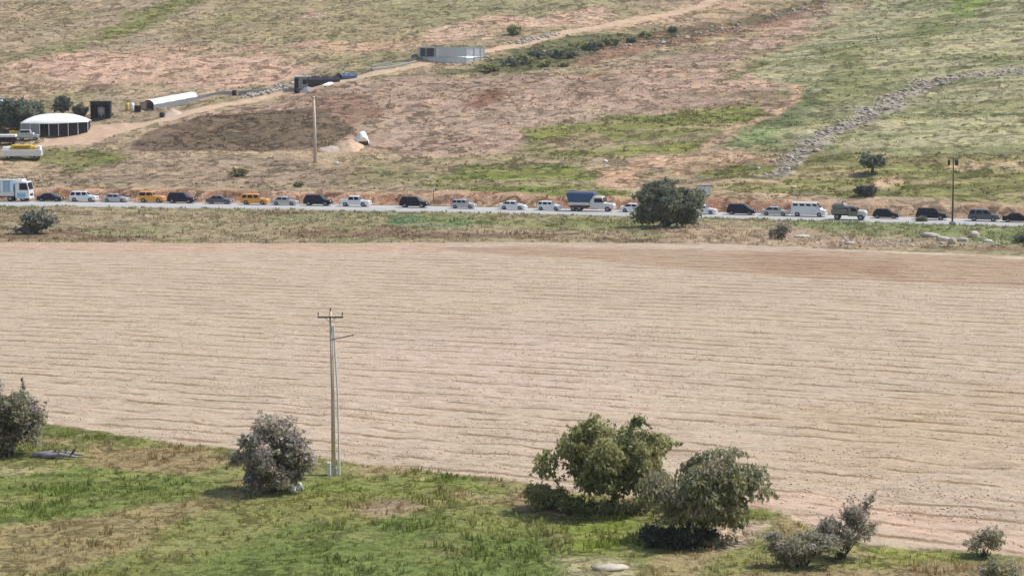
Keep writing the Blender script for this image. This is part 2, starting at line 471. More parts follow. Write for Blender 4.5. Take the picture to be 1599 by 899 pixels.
# ------------------------------------------------------------------ materials
def newmat(name):
    m = bpy.data.materials.new(name); m.use_nodes = True
    nt = m.node_tree
    b = nt.nodes['Principled BSDF']
    b.inputs['Specular IOR Level'].default_value = 0.25
    return m, nt, b
class NG:
    def __init__(s, nt): s.nt = nt
    def n(s, t, **k):
        o = s.nt.nodes.new(t)
        for a, v in k.items(): setattr(o, a, v)
        return o
    def link(s, a, b): s.nt.links.new(a, b)
    def math(s, op, a, b=None, c=None, clamp=False):
        m = s.n('ShaderNodeMath', operation=op); m.use_clamp = clamp
        for i, v in enumerate((a, b, c)):
            if v is None: continue
            if isinstance(v, (int, float)): m.inputs[i].default_value = v
            else: s.link(v, m.inputs[i])
        return m.outputs[0]
    def mapr(s, v, a, b, c, d):
        m = s.n('ShaderNodeMapRange'); m.interpolation_type = 'SMOOTHSTEP'
        s.link(v, m.inputs[0])
        for i, q in enumerate((a, b, c, d)): m.inputs[i + 1].default_value = q
        return m.outputs[0]
    def noise(s, vec, scale, detail=3, rough=.55, dist=0):
        m = s.n('ShaderNodeTexNoise')
        if vec is not None: s.link(vec, m.inputs['Vector'])
        m.inputs['Scale'].default_value = scale; m.inputs['Detail'].default_value = detail
        m.inputs['Roughness'].default_value = rough; m.inputs['Distortion'].default_value = dist
        return m.outputs[0]
    def mapping(s, vec, rot=0, scale=(1, 1, 1), loc=(0, 0, 0)):
        m = s.n('ShaderNodeMapping'); s.link(vec, m.inputs[0])
        m.inputs['Rotation'].default_value = (0, 0, rot); m.inputs['Scale'].default_value = scale
        m.inputs['Location'].default_value = loc
        return m.outputs[0]
    def mul(s, col, fac):      # colour * scalar
        m = s.n('ShaderNodeVectorMath', operation='SCALE'); s.link(col, m.inputs[0])
        if isinstance(fac, (int, float)): m.inputs['Scale'].default_value = fac
        else: s.link(fac, m.inputs['Scale'])
        return m.outputs[0]
    def mix(s, f, a, b, mode='MIX'):
        m = s.n('ShaderNodeMix', data_type='RGBA', blend_type=mode)
        if isinstance(f, (int, float)): m.inputs[0].default_value = f
        else: s.link(f, m.inputs[0])
        for i, v in ((6, a), (7, b)):
            if isinstance(v, tuple): m.inputs[i].default_value = (*v, 1)
            else: s.link(v, m.inputs[i])
        return m.outputs[2]

def ground_mat(name, worm=.6, wscale=.30, amp=.30, bump=.35, streak=0.0):
    m, nt, b = newmat(name); g = NG(nt)
    tc = g.n('ShaderNodeTexCoord').outputs['Object']
    at_ = g.n('ShaderNodeAttribute', attribute_name='Col').outputs['Color']
    flat = g.mapping(tc, 0, (1, 1, .3))
    n1 = g.noise(flat, .16, 4, .6)
    n2 = g.noise(flat, .75, 4, .65)
    n3 = g.noise(flat, 3.0, 3, .6)
    v = g.math('ADD', g.math('MULTIPLY', n1, amp * 1.4), g.math('MULTIPLY', n2, amp * 2.2))
    v = g.math('ADD', v, g.math('MULTIPLY', n3, amp * 1.2))
    v = g.math('ADD', v, 1 - amp * 2.4)
    # sharpened-edge look: thin dark noise contours with pale bands beside them
    wn = g.noise(flat, wscale, 3, .55, .3)
    ww = g.math('PINGPONG', g.math('MULTIPLY', wn, 7.0), 1.0)
    line = g.mapr(ww, .08, .42, 1, 0)
    hi_ = g.mapr(g.math('PINGPONG', g.math('ADD', g.math('MULTIPLY', wn, 7.0), .62), 1.0), .05, .38, 1, 0)
    patch = g.mapr(g.noise(flat, .12, 2), .42, .56, .45, 1)
    gaps = g.mapr(g.noise(flat, .6, 2), .34, .46, 0, 1)
    line = g.math('MULTIPLY', g.math('MULTIPLY', line, patch), gaps)
    wn2 = g.noise(g.mapping(tc, 0, (1, 1, .3), (31, 17, 0)), wscale * 2.1, 2, .5, .2)
    w2 = g.mapr(g.math('PINGPONG', g.math('MULTIPLY', wn2, 5.0), 1.0), 0, .45, 1, 0)
    w2 = g.math('MULTIPLY', w2, g.mapr(n1, .42, .52, .2, .9))
    line = g.math('MAXIMUM', line, w2)
    col = g.mul(at_, v)
    dark = g.mix(1.0, col, (.40, .385, .34), 'MULTIPLY')
    col = g.mix(g.math('MULTIPLY', g.math('MULTIPLY', hi_, gaps), worm * .7), col, g.mix(1.0, col, (1.32, 1.28, 1.22), 'MULTIPLY'))
    col = g.mix(g.math('MULTIPLY', line, worm), col, dark)
    # small hue drift
    hue = g.noise(flat, .22, 3)
    col = g.mix(g.mapr(hue, .42, .62, 0, .18), col, g.mix(1.0, col, (.93, 1.04, .84), 'MULTIPLY'))
    col = g.mix(g.mapr(g.noise(flat, .4, 2), .54, .66, 0, .7), col, g.mix(1.0, col, (1.20, 1.15, 1.08), 'MULTIPLY'))
    g.link(col, b.inputs['Base Color'])
    b.inputs['Roughness'].default_value = .95
    b.inputs['Specular IOR Level'].default_value = .08
    bn = g.n('ShaderNodeBump'); bn.inputs['Strength'].default_value = 1; bn.inputs['Distance'].default_value = bump
    hh = g.math('ADD', g.math('MULTIPLY', n2, .7), g.math('MULTIPLY', n3, .3))
    g.link(hh, bn.inputs['Height']); g.link(bn.outputs[0], b.inputs['Normal'])
    return m

def field_mat():
    m, nt, b = newmat('tilled_soil'); g = NG(nt)
    tc = g.n('ShaderNodeTexCoord').outputs['Object']
    at_ = g.n('ShaderNodeAttribute', attribute_name='Col').outputs['Color']
    sep = g.n('ShaderNodeSeparateXYZ'); g.link(tc, sep.inputs[0])
    X, Y = sep.outputs[0], sep.outputs[1]
    # furrows fan slightly: steeper close to the viewer.  u = across, s = along
    sl = g.mapr(Y, 110, 330, .44, .20)
    u = g.math('ADD', g.math('MULTIPLY', X, sl), Y)
    jit = g.noise(g.mapping(tc, 0, (1, 1, .3)), 1.1, 3, .75)
    u = g.math('ADD', u, g.math('MULTIPLY', g.math('SUBTRACT', jit, .5), 1.3))
    def vec(a, bb, off=0):
        c = g.n('ShaderNodeCombineXYZ')
        g.link(g.math('MULTIPLY', X, a), c.inputs[0]); g.link(g.math('MULTIPLY', u, bb), c.inputs[1])
        c.inputs[2].default_value = off
        return c.outputs[0]
    fine = g.noise(vec(.22, .95, 1), 1, 3, .6)             # broken streaks
    fine2 = g.noise(vec(.34, 1.5, 5), 1, 3, .65)
    big = g.noise(vec(.02, .06, 9), 1, 3, .5)
    wob = g.noise(vec(.010, .12, 3), 1, 3, .5)
    ph = g.math('ADD', g.math('MULTIPLY', u, .30), g.math('MULTIPLY', wob, .8))   # tool passes 3.3 m apart
    rl = g.mapr(g.math('PINGPONG', ph, .5), .02, .19, 1, 0)
    rh = g.mapr(g.math('PINGPONG', g.math('ADD', ph, .22), .5), .02, .16, 1, 0)
    dash = g.mapr(g.noise(vec(.16, .45, 21), 1, 4, .65), .45, .53, 0, 1)
    rl = g.math('MULTIPLY', rl, dash)
    st = g.mapr(fine, .55, .60, 0, 1)
    dash2 = g.mapr(g.noise(vec(.07, .3, 41), 1, 3, .6), .42, .58, 0, 1)
    st2 = g.math('MULTIPLY', g.mapr(fine2, .55, .66, 0, 1), dash2)
    v = g.math('ADD', .86, g.math('MULTIPLY', big, .20))
    cl = g.noise(g.mapping(tc, 0, (1, 1, .3)), .9, 4, .7)
    v = g.math('ADD', v, g.math('MULTIPLY', g.math('SUBTRACT', cl, .5), .75))
    col = g.mul(at_, v)
    sp2 = g.mapr(g.noise(g.mapping(tc, 0, (1, 1, .3)), 2.6, 3, .7), .52, .64, 0, .45)
    col = g.mix(sp2, col, g.mix(1.0, col, (.68, .63, .56), 'MULTIPLY'))
    near = g.mapr(Y, 150, 300, .95, .8)
    tone = g.mix(1.0, col, (.52, .46, .38), 'MULTIPLY')
    col = g.mix(g.math('MULTIPLY', rl, near), col, tone)
    col = g.mix(g.math('MULTIPLY', st, .42), col, g.mix(1.0, col, (.62, .56, .48), 'MULTIPLY'))
    col = g.mix(g.math('MULTIPLY', st2, .55), col, g.mix(1.0, col, (.66, .60, .52), 'MULTIPLY'))
    col = g.mix(g.math('MULTIPLY', rh, .45), col, g.mix(1.0, col, (1.22, 1.17, 1.12), 'MULTIPLY'))
    lt = g.mapr(g.noise(vec(.2, 1.1, 33), 1, 3, .6), .54, .64, 0, .5)
    col = g.mix(lt, col, g.mix(1.0, col, (1.18, 1.14, 1.10), 'MULTIPLY'))
    g.link(col, b.inputs['Base Color'])
    b.inputs['Roughness'].default_value = .95; b.inputs['Specular IOR Level'].default_value = .05
    bn = g.n('ShaderNodeBump'); bn.inputs['Strength'].default_value = 1; bn.inputs['Distance'].default_value = .22
    g.link(g.math('ADD', g.math('MULTIPLY', fine, .6), g.math('MULTIPLY', cl, .5)), bn.inputs['Height'])
    g.link(bn.outputs[0], b.inputs['Normal'])
    return m

def simple(name, col, rough=.6, metal=0, spec=.3, var=.12, nscale=2.0, bump=0, coat=0):
    m, nt, b = newmat(name); g = NG(nt)
    tc = g.n('ShaderNodeTexCoord').outputs['Object']
    n = g.noise(tc, nscale, 4, .6)
    c = g.n('ShaderNodeRGB'); c.outputs[0].default_value = (*col, 1)
    v = g.math('ADD', 1 - var / 2, g.math('MULTIPLY', n, var))
    g.link(g.mul(c.outputs[0], v), b.inputs['Base Color'])
    b.inputs['Roughness'].default_value = rough; b.inputs['Metallic'].default_value = metal
    b.inputs['Specular IOR Level'].default_value = spec
    if coat: b.inputs['Coat Weight'].default_value = coat; b.inputs['Coat Roughness'].default_value = .08
    if bump:
        bn = g.n('ShaderNodeBump'); bn.inputs['Distance'].default_value = bump
        g.link(n, bn.inputs['Height']); g.link(bn.outputs[0], b.inputs['Normal'])
    return m
def leaf_mat(name, trans=.25):
    m, nt, b = newmat(name); g = NG(nt)
    at_ = g.n('ShaderNodeAttribute', attribute_name='Col').outputs['Color']
    tc = g.n('ShaderNodeTexCoord').outputs['Object']
    n = g.noise(tc, .8, 3)
    g.link(g.mul(at_, g.math('ADD', .7, g.math('MULTIPLY', n, .6))), b.inputs['Base Color'])
    b.inputs['Roughness'].default_value = .6; b.inputs['Specular IOR Level'].default_value = .2
    if trans:
        tr = g.n('ShaderNodeBsdfTranslucent'); g.link(at_, tr.inputs[0])
        mx = g.n('ShaderNodeMixShader'); mx.inputs[0].default_value = trans
        out = nt.nodes['Material Output']
        g.link(b.outputs[0], mx.inputs[1]); g.link(tr.outputs[0], mx.inputs[2]); g.link(mx.outputs[0], out.inputs[0])
    return m

M = {}
M['hill'] = ground_mat('dry_hillside', 1.0, .15, .42, .7)
M['verge'] = ground_mat('dry_verge', .8, .20, .30, .5)
M['meadow'] = ground_mat('rough_meadow', .85, .40, .34, .4)
M['track'] = ground_mat('packed_earth', .15, .3, .14, .1)
M['field'] = field_mat()
M['leaf'] = leaf_mat('foliage', .45)
M['grass'] = leaf_mat('grass_blades', .45)
M['bark'] = simple('bark', (.10, .085, .07), .9, 0, .1, .6, 6, .03)
M['rock'] = simple('limestone', (.50, .46, .39), .9, 0, .1, .5, 3, .05)
M['rubble'] = simple('field_rubble', (.45, .40, .335), .9, 0, .1, 1.3, .55, .05)
M['asphalt'] = simple('worn_asphalt', (.41, .40, .39), .9, 0, .15, .22, .35)
M['concrete'] = simple('concrete', (.42, .40, .37), .85, 0, .2, .25, 4)
M['pole'] = simple('pole_concrete', (.66, .56, .47), .85, 0, .2, .3, 5)
M['white'] = simple('white_paint', (.78, .78, .76), .5, 0, .3, .06)
M['sheet'] = simple('white_tarpaulin', (.86, .87, .88), .6, 0, .2, .06, .6, .05)
M['tyre'] = simple('tyre_rubber', (.018, .018, .02), .8, 0, .2, .2)
M['rim'] = simple('wheel_metal', (.35, .35, .37), .35, .8, .4, .1)
M['glass'] = simple('dark_glass', (.008, .01, .025), .12, 0, .35, .05)
M['lamp'] = simple('headlamp_glass', (.75, .78, .8), .15, 0, .6, .02)
M['red'] = simple('tail_lamp', (.45, .02, .02), .25, 0, .5, .05)
M['plastic'] = simple('black_plastic', (.02, .02, .022), .6, 0, .3, .1)
M['steel'] = simple('galvanised_steel', (.66, .70, .74), .30, .8, .5, .15, 1.5)
M['dark'] = simple('dark_sheeting', (.02, .02, .028), .8, 0, .2, .3, 1)
M['greywall'] = simple('grey_block', (.30, .31, .32), .9, 0, .2, .3, 1.2, .02)
M['yellow'] = simple('yellow_plastic', (.70, .50, .07), .5, 0, .3, .15)
M['blue'] = simple('blue_tarpaulin', (.045, .085, .20), .6, 0, .3, .35, 2.5, .05)
M['rust'] = simple('rusty_steel', (.16, .06, .04), .7, .2, .3, .4, 4)
M['orange_soil'] = simple('orange_earth', (.54, .39, .27), .95, 0, .1, .9, 1.2, .1)
M['arm'] = simple('weathered_arm', (.22, .17, .12), .85, 0, .2, .3, 5)
M['insul'] = simple('insulator', (.10, .07, .05), .4, 0, .4, .1)

# ------------------------------------------------------------------ terrain mesh
def axis(segs):
    out = [segs[0][0]]
    for a, b, s in segs:
        n = max(1, int(round((b - a) / s)))
        out += list(a + (b - a) * np.arange(1, n + 1) / n)
    return np.array(out)
xs = axis([(-2600, -600, 250), (-600, -250, 50), (-250, -165, 8), (-165, -95, .75), (-95, 95, .5), (95, 165, .75), (165, 250, 8), (250, 600, 50), (600, 2600, 250)])
ys = axis([(-400, -60, 60), (-60, 90, 5), (90, 106, 2), (106, 190, .32), (190, 345, .42), (345, 400, .36), (400, 620, .5), (620, 760, 3), (760, 1400, 30), (1400, 3400, 200)])
GX, GY = np.meshgrid(xs, ys)
gx = GX.ravel(); gy = GY.ravel()
gzv = ground_z(gx, gy, True)
COL, REG, TUFT = land(gx, gy)
gzv = gzv + np.where(REG == 1, 0, 0)
nx, ny = len(xs), len(ys)
idx = np.arange(nx * ny).reshape(ny, nx)
quads = np.stack([idx[:-1, :-1], idx[:-1, 1:], idx[1:, 1:], idx[1:, :-1]], -1).reshape(-1, 4)
fr = REG[quads[:, 0]]
VV = np.stack([gx, gy, gzv], 1)
def sub(name, code, mat):
    q = quads[fr == code]
    used, inv = np.unique(q, return_inverse=True)
    me = np_mesh(name, VV[used], inv.reshape(-1, 4), COL[used], True)
    return structure(link(name, me, mat))
sub('hillside', 0, M['hill'])
sub('field', 1, M['field'])
sub('meadow', 2, M['meadow'])
sub('verge', 3, M['verge'])
sub('dirt_track', 4, M['track'])

# road sheet on its bed
mb = MB()
rx = np.arange(-230, 231, 3.0)
prof = [(-.35, -.30), (0, .0), (ROADW / 2, .07), (ROADW, .0), (ROADW + .35, -.30)]
vs = []
for x in rx:
    y0 = float(y_near(x))
    z0 = float(ground_z(np.array([x]), np.array([y0 + 2]), False)[0])
    for (o, dz) in prof: vs.append((x, y0 + o, .62 + dz))
k = len(prof)
mb.add(vs, [(i * k + j, (i + 1) * k + j, (i + 1) * k + j + 1, i * k + j + 1) for i in range(len(rx) - 1) for j in range(k - 1)])
structure(mb.obj('road', M['asphalt'], None, True))
# thin worn paint: two edge lines and a broken centre line
M['line'] = simple('worn_road_paint', (.62, .61, .58), .8, 0, .2, .4, 1.5)
mb = MB()
def strip(x0, x1, o, wd_=.12):
    vs = []
    n_ = max(1, int((x1 - x0) / 3))
    for i in range(n_ + 1):
        x = x0 + (x1 - x0) * i / n_
        for q in (-wd_ / 2, wd_ / 2): vs.append((x, float(y_near(x)) + o + q, .626 + .07 * (1 - abs(o + q - ROADW / 2) / (ROADW / 2))))
    mb.add(vs, [(2 * i, 2 * i + 2, 2 * i + 3, 2 * i + 1) for i in range(n_)])
for o in (.35, ROADW - .35): strip(-225, 225, o)
for q in range(-74, 75): strip(q * 3.0, q * 3.0 + (3.0 if q % 3 == 0 else .001), ROADW / 2 - .9) if q % 3 == 0 else None
structure(mb.obj('road_marking', M['line']))
def lane_z(o): return .62 + .07 * (1 - abs(o - ROADW / 2) / (ROADW / 2))

# ------------------------------------------------------------------ grass, scrub, rubble (uncountable)
def blades(name, X, Y, H, Wd, per, colf, mat, label, cat, seed, lean=.45, hvar=.5, spread=.6):
    rs = np.random.RandomState(seed)
    n = len(X)
    Z = ground_z(X, Y, True) - .03
    tufts = np.repeat(np.arange(n), per)
    m = len(tufts)
    a = rs.rand(m) * 2 * np.pi
    sp = rs.rand(m) ** .5 * H[tufts] * spread
    bx = X[tufts] + np.cos(a) * sp * .7; by = Y[tufts] + np.sin(a) * sp * .7; bz = Z[tufts]
    h = H[tufts] * (1 - hvar * rs.rand(m))
    tx = bx + np.cos(a) * h * lean * rs.rand(m); ty = by + np.sin(a) * h * lean * rs.rand(m); tz = bz + h
    wa = rs.rand(m) * np.pi
    ww = Wd[tufts] * (.6 + .8 * rs.rand(m))
    wx_ = np.cos(wa) * ww / 2; wy_ = np.sin(wa) * ww / 2
    V = np.stack([np.stack([bx - wx_, by - wy_, bz], 1), np.stack([bx + wx_, by + wy_, bz], 1),
                  np.stack([tx + wx_ * .25, ty + wy_ * .25, tz], 1), np.stack([tx - wx_ * .35, ty - wy_ * .35, tz - .15 * h], 1)], 1).reshape(-1, 3)
    c = colf(X, Y, rs)
    c = c[tufts] * (.75 + .5 * rs.rand(m))[:, None]
    c = np.repeat(c, 4, 0)
    me = np_mesh(name, V, np.arange(m * 4).reshape(-1, 4), c)
    o = link(name, me, mat)
    return tag(o, label, cat, None, 'stuff')
def scatter(n, y0, y1, seed, cond, dens):
    rs = np.random.RandomState(seed)
    Y = y0 + (y1 - y0) * rs.rand(n)
    X = (rs.rand(n) * 2 - 1) * (Y * .2457 + 8)
    keep0 = rs.rand(n) < (Y * .2457 + 8) / (y1 * .2457 + 8)
    X, Y = X[keep0], Y[keep0]
    c, r, t = land(X, Y)
    k = cond(X, Y, r, t) & (rs.rand(len(X)) < dens(X, Y, r, t))
    return X[k], Y[k], c[k]
_cc = {}
def own(c, tint=(1, 1, 1), k=1.0):
    return lambda X, Y, rs: c * np.array(tint) * k * (.75 + .5 * rs.rand(len(X)))[:, None]
# meadow grass and weeds close to the viewer
X, Y, c = scatter(52000, 106, 190, 1, lambda X, Y, r, t: r == 2, lambda X, Y, r, t: .25 + .6 * t * (fbm(X, Y, 3, 2, 5) > .42))
rs = np.random.RandomState(4)
hh = .12 + .26 * rs.rand(len(X)) ** 2.5
hh = hh + .28 * (fbm(X, Y, 5, 2, 9) > .66) * rs.rand(len(X))
blades('meadow_grass', X, Y, hh, hh * .32, 7, own(c, (1.05, 1.0, .95), 1.7), M['grass'], 'rough green and straw coloured meadow grass in front of the field', 'grass', 3, spread=.9)
# verge weeds
X, Y, c = scatter(26000, 290, 375, 2, lambda X, Y, r, t: r == 3, lambda X, Y, r, t: .25 + .6 * (fbm(X, Y, 4, 2, 15) > .5))
hh = .2 + .35 * rs.rand(len(X)) ** 2
blades('verge_weeds', X, Y, hh, hh * .45, 5, own(c, (.95, .95, .88), 1.3), M['grass'], 'dry olive weeds on the bank between road and field', 'weeds', 5, spread=1.3)
# hillside scrub
X, Y, c = scatter(110000, 345, 640, 6, lambda X, Y, r, t: (r == 0) & (Y - y_near(X) > ROADW + 2), lambda X, Y, r, t: (.10 + .55 * t) * (.25 + (fbm(X, Y, 6, 2, 25) > .5)))
hh = .14 + .36 * rs.rand(len(X)) ** 2.2
blades('hillside_scrub', X, Y, hh, hh * .9, 6, own(c, (.92, .94, .82), 1.15), M['grass'], 'low olive scrub and dry tufts scattered over the hillside', 'scrub', 7, spread=1.6)

def blob_mesh(rs, sub=1, flat=.7):
    import bmesh
    bm = bmesh.new(); bmesh.ops.create_icosphere(bm, subdivisions=sub, radius=1)
    for v in bm.verts:
        k = .75 + .5 * rs.rand()
        v.co = Vector((v.co.x * k, v.co.y * k, v.co.z * k * flat))
    V = np.array([v.co[:] for v in bm.verts]); Fc = np.array([[v.index for v in f.verts] for f in bm.faces])
    bm.free(); return V, Fc
def stones(name, X, Y, Sz, mat, label, cat, seed):
    rs = np.random.RandomState(seed)
    protos = [blob_mesh(rs) for _ in range(8)]
    Z = ground_z(X, Y, True)
    vs = []; fs = []; n = 0
    for i in range(len(X)):
        V, Fc = protos[rs.randint(8)]
        a = rs.rand() * 6.28; ca, sa = math.cos(a), math.sin(a)
        q = V * Sz[i] * np.array([.8 + .7 * rs.rand(), .8 + .5 * rs.rand(), .6 + .6 * rs.rand()])
        q = np.stack([q[:, 0] * ca - q[:, 1] * sa, q[:, 0] * sa + q[:, 1] * ca, q[:, 2]], 1) + (X[i], Y[i], Z[i] + Sz[i] * .15)
        vs.append(q); fs.append(Fc + n); n += len(q)
    me = np_mesh(name, np.concatenate(vs), np.concatenate(fs))
    return tag(link(name, me, mat), label, cat, None, 'stuff')
def along(pts, n, spread, seed):
    rs = np.random.RandomState(seed)
    W = [at(*p) for p in dense(pts, False)]
    seg = [(W[i + 1] - W[i]).length for i in range(len(W) - 1)]
    tot = sum(seg); X = []; Y = []
    for _ in range(n):
        d = rs.rand() * tot; i = 0
        while i < len(seg) - 1 and d > seg[i]: d -= seg[i]; i += 1
        p = W[i].lerp(W[i + 1], min(1, d / seg[i]))
        X.append(p.x + rs.randn() * spread); Y.append(p.y + rs.randn() * spread)
    return np.array(X), np.array(Y)
X, Y = along([(1212,272),(1226,252),(1290,212),(1350,182),(1400,150),(1450,128),(1520,118),(1620,109)], 1500, 1.6, 31)
stones('gully_rubble', X, Y, .08 + .50 * np.random.RandomState(8).rand(len(X)) ** 5, M['rubble'], 'long line of grey rubble running down the green slope', 'rubble', 32)
rs = np.random.RandomState(77)
n_ = 60000
Y = 118 + 150 * rs.rand(n_) ** 1.3; X = (rs.rand(n_) * 2 - 1) * (Y * .2457 + 4)
k_ = (sdist(X, Y, FIELD_W) < -.8) & (rs.rand(n_) < .08 + .8 * (fbm(X * .12, Y + .33 * X, 1.5, 2, 5) > .55))
X, Y = X[k_], Y[k_]
M['clod'] = simple('soil_clods', tuple(lin((214, 190, 166), .78)), .95, 0, .05, .4, 1.0)
stones('soil_clods', X, Y, .03 + .07 * rs.rand(len(X)) ** 2, M['clod'], 'dry clods of earth lying all over the tilled field', 'clods', 30)
X, Y = along([(680,98),(800,92),(1000,72),(1120,48),(1300,8)], 420, 2.0, 33)
stones('ditch_stones', X, Y, .12 + .45 * rs.rand(len(X)) ** 3, M['rubble'], 'loose stones strewn along the scrubby ditch above the brown field', 'stones', 34)
X, Y = along([(390,150),(420,142),(462,134)], 240, 1.3, 35)
stones('stone_heap', X, Y, .2 + .4 * rs.rand(len(X)) ** 2, M['rubble'], 'grey stone heap beside the farm track left of the black tents', 'stones', 36)
X, Y = along([(805,68),(840,60),(872,54)], 150, .8, 37)
stones('track_stones', X, Y, .15 + .4 * rs.rand(len(X)) ** 2, M['rubble'], 'pale stones lining the track right of the round steel tank', 'stones', 38)
X, Y = along([(1200,372),(1330,378),(1430,380),(1500,378),(1590,384)], 260, 2.6, 39)
stones('verge_stones', X, Y, .08 + .28 * rs.rand(len(X)) ** 3, M['rubble'], 'small pale stones littering the bank below the road on the right', 'stones', 40)

# ------------------------------------------------------------------ trees and bushes
def crown_mesh(name, clumps, nleaf, size, pal, seed, droop=.3, long=2.2):
    rs = np.random.RandomState(seed)
    vol = np.array([c[1][0] * c[1][1] * c[1][2] for c in clumps]) ** .8
    pick = rs.choice(len(clumps), nleaf, p=vol / vol.sum())
    cen = np.array([c[0] for c in clumps])[pick]; rad = np.array([c[1] for c in clumps])[pick]
    d = rs.randn(nleaf, 3); d /= np.linalg.norm(d, axis=1)[:, None]
    r = (rs.rand(nleaf) ** .45)[:, None]
    p = cen + d * r * rad * (1 + .25 * rs.randn(nleaf, 1) * (rs.rand(nleaf, 1) > .8))
    # loose sprays reaching out between the clumps
    nsp = len(clumps) * 3
    ci_ = rs.randint(len(clumps), size=nsp); so_ = rs.randn(nsp, 3); so_[:, 2] = so_[:, 2] * .8 + .25 - droop * .9
    so_ /= np.linalg.norm(so_, axis=1)[:, None]
    rc_ = np.array([c[1] for c in clumps]); cc_ = np.array([c[0] for c in clumps])
    k_ = rs.rand(nleaf) < .28
    j_ = rs.randint(nsp, size=nleaf); tt_ = .4 + 1.25 * rs.rand(nleaf)
    q_ = cc_[ci_[j_]] + so_[j_] * rc_[ci_[j_]] * tt_[:, None] + rs.randn(nleaf, 3) * rc_[ci_[j_]] * .10
    q_[:, 2] -= droop * .35 * rc_[ci_[j_]][:, 2] * tt_ ** 2
    p[k_] = q_[k_]
    dirn = d * .6 + rs.randn(nleaf, 3) * .55; dirn[:, 2] -= droop * 1.6
    dirn /= np.linalg.norm(dirn, axis=1)[:, None]
    sd_ = np.cross(dirn, rs.randn(nleaf, 3)); sd_ /= np.linalg.norm(sd_, axis=1)[:, None]
    s = size * (.6 + .8 * rs.rand(nleaf))[:, None]
    a = dirn * s * long / 2; b = sd_ * s / 2
    V = np.stack([p - a, p + b * .9 - a * .1, p + a, p - b * .9 - a * .1], 1).reshape(-1, 3)
    V[:, 2] = np.maximum(V[:, 2], -.05)
    pal = np.array(pal)
    cp = rs.randint(len(pal), size=len(clumps))[pick]
    alt = rs.randint(len(pal), size=nleaf)
    ci = np.where(rs.rand(nleaf) < .65, cp, alt)
    c = pal[ci] * (.75 + .5 * rs.rand(nleaf))[:, None]
    return np_mesh(name, V, np.arange(nleaf * 4).reshape(-1, 4), np.repeat(c, 4, 0))
def envelope(h, rx, ry, z0, n, seed, cr, flat=.8, shift=(0, 0), upper=1.0):
    rs = np.random.RandomState(seed); out = []
    hz = (h - z0) / 2; cz = z0 + hz
    k = 0
    while len(out) < n and k < 5000:
        k += 1
        u = rs.rand(3) * 2 - 1
        q = np.linalg.norm(u)
        if q > 1 or q < .35: continue
        s = cr * (.6 + .8 * rs.rand())
        c = (u[0] * (rx - s * .7) + shift[0] * (u[2] + 1) / 2, u[1] * (ry - s * .7) + shift[1] * (u[2] + 1) / 2, cz + u[2] * (hz - s * flat * .6))
        out.append((c, (s, s, s * flat)))
    return out
def limbs(clumps, trunk_r, fork_z, seed, n=16, base=(0, 0), multi=False):
    rs = np.random.RandomState(seed)
    mb = MB()
    if not multi:
        mb.tube([(base[0], base[1], -.3), (base[0] + .04, base[1], fork_z * .5), (base[0] + .08, base[1], fork_z)], [trunk_r * 1.3, trunk_r, trunk_r * .85], 8)
    for i in rs.permutation(len(clumps))[:n]:
        c = Vector(clumps[i][0])
        b = Vector((base[0] + rs.randn() * .12, base[1] + rs.randn() * .12, -.15 if multi else fork_z * .92))
        mid = b.lerp(c, .5) + Vector((rs.randn() * .15, rs.randn() * .15, .18 * (c - b).length))
        r = trunk_r * (.45 + .2 * rs.rand())
        mb.tube([b, mid, c], [r, r * .6, r * .22], 6)
    return mb
def tree(name, px, py, h, rx, ry, label, cat, pal, seed, z0=.5, n=40, cr=.8, nleaf=9000, size=.16, droop=.3, trunk_r=.16, multi=False, shift=(0, 0), flat=.8, long=2.2, group=None, extra=(), limbn=16, loc=None, crownname='crown'):
    p = loc or at(px, py)
    e = empty(name, p, 0)
    tag(e, label, cat, group)
    cl = envelope(h, rx, ry, z0, n, seed, cr, flat, shift) + [(c, r) for c, r in extra]
    link(crownname, crown_mesh(crownname, cl, nleaf, size, pal, seed + 1, droop, long), M['leaf'], e)
    limbs(cl, trunk_r, z0 + .3, seed + 2, limbn, multi=multi).obj('trunk' if not multi else 'stems', M['bark'], e)
    return e
def A(*cs, k=1.6): return [tuple(lin(c, k)) for c in cs]
OLIVE = A((122,126,88), (138,138,96), (96,100,66), (150,146,104))
GREEN = A((112,114,74), (134,132,90), (92,96,60), (152,146,104))
GREY = A((138,132,124), (122,116,114), (106,100,100), (150,142,132), (126,128,108), k=1.9)
GREYG = A((122,124,98), (140,138,114), (102,106,80), (128,120,104))
DARKG = A((88,96,84), (104,110,94), (72,80,70), (118,120,102))
DRY = A((142,136,126), (156,148,134), (120,116,108), (130,128,114), k=1.8)

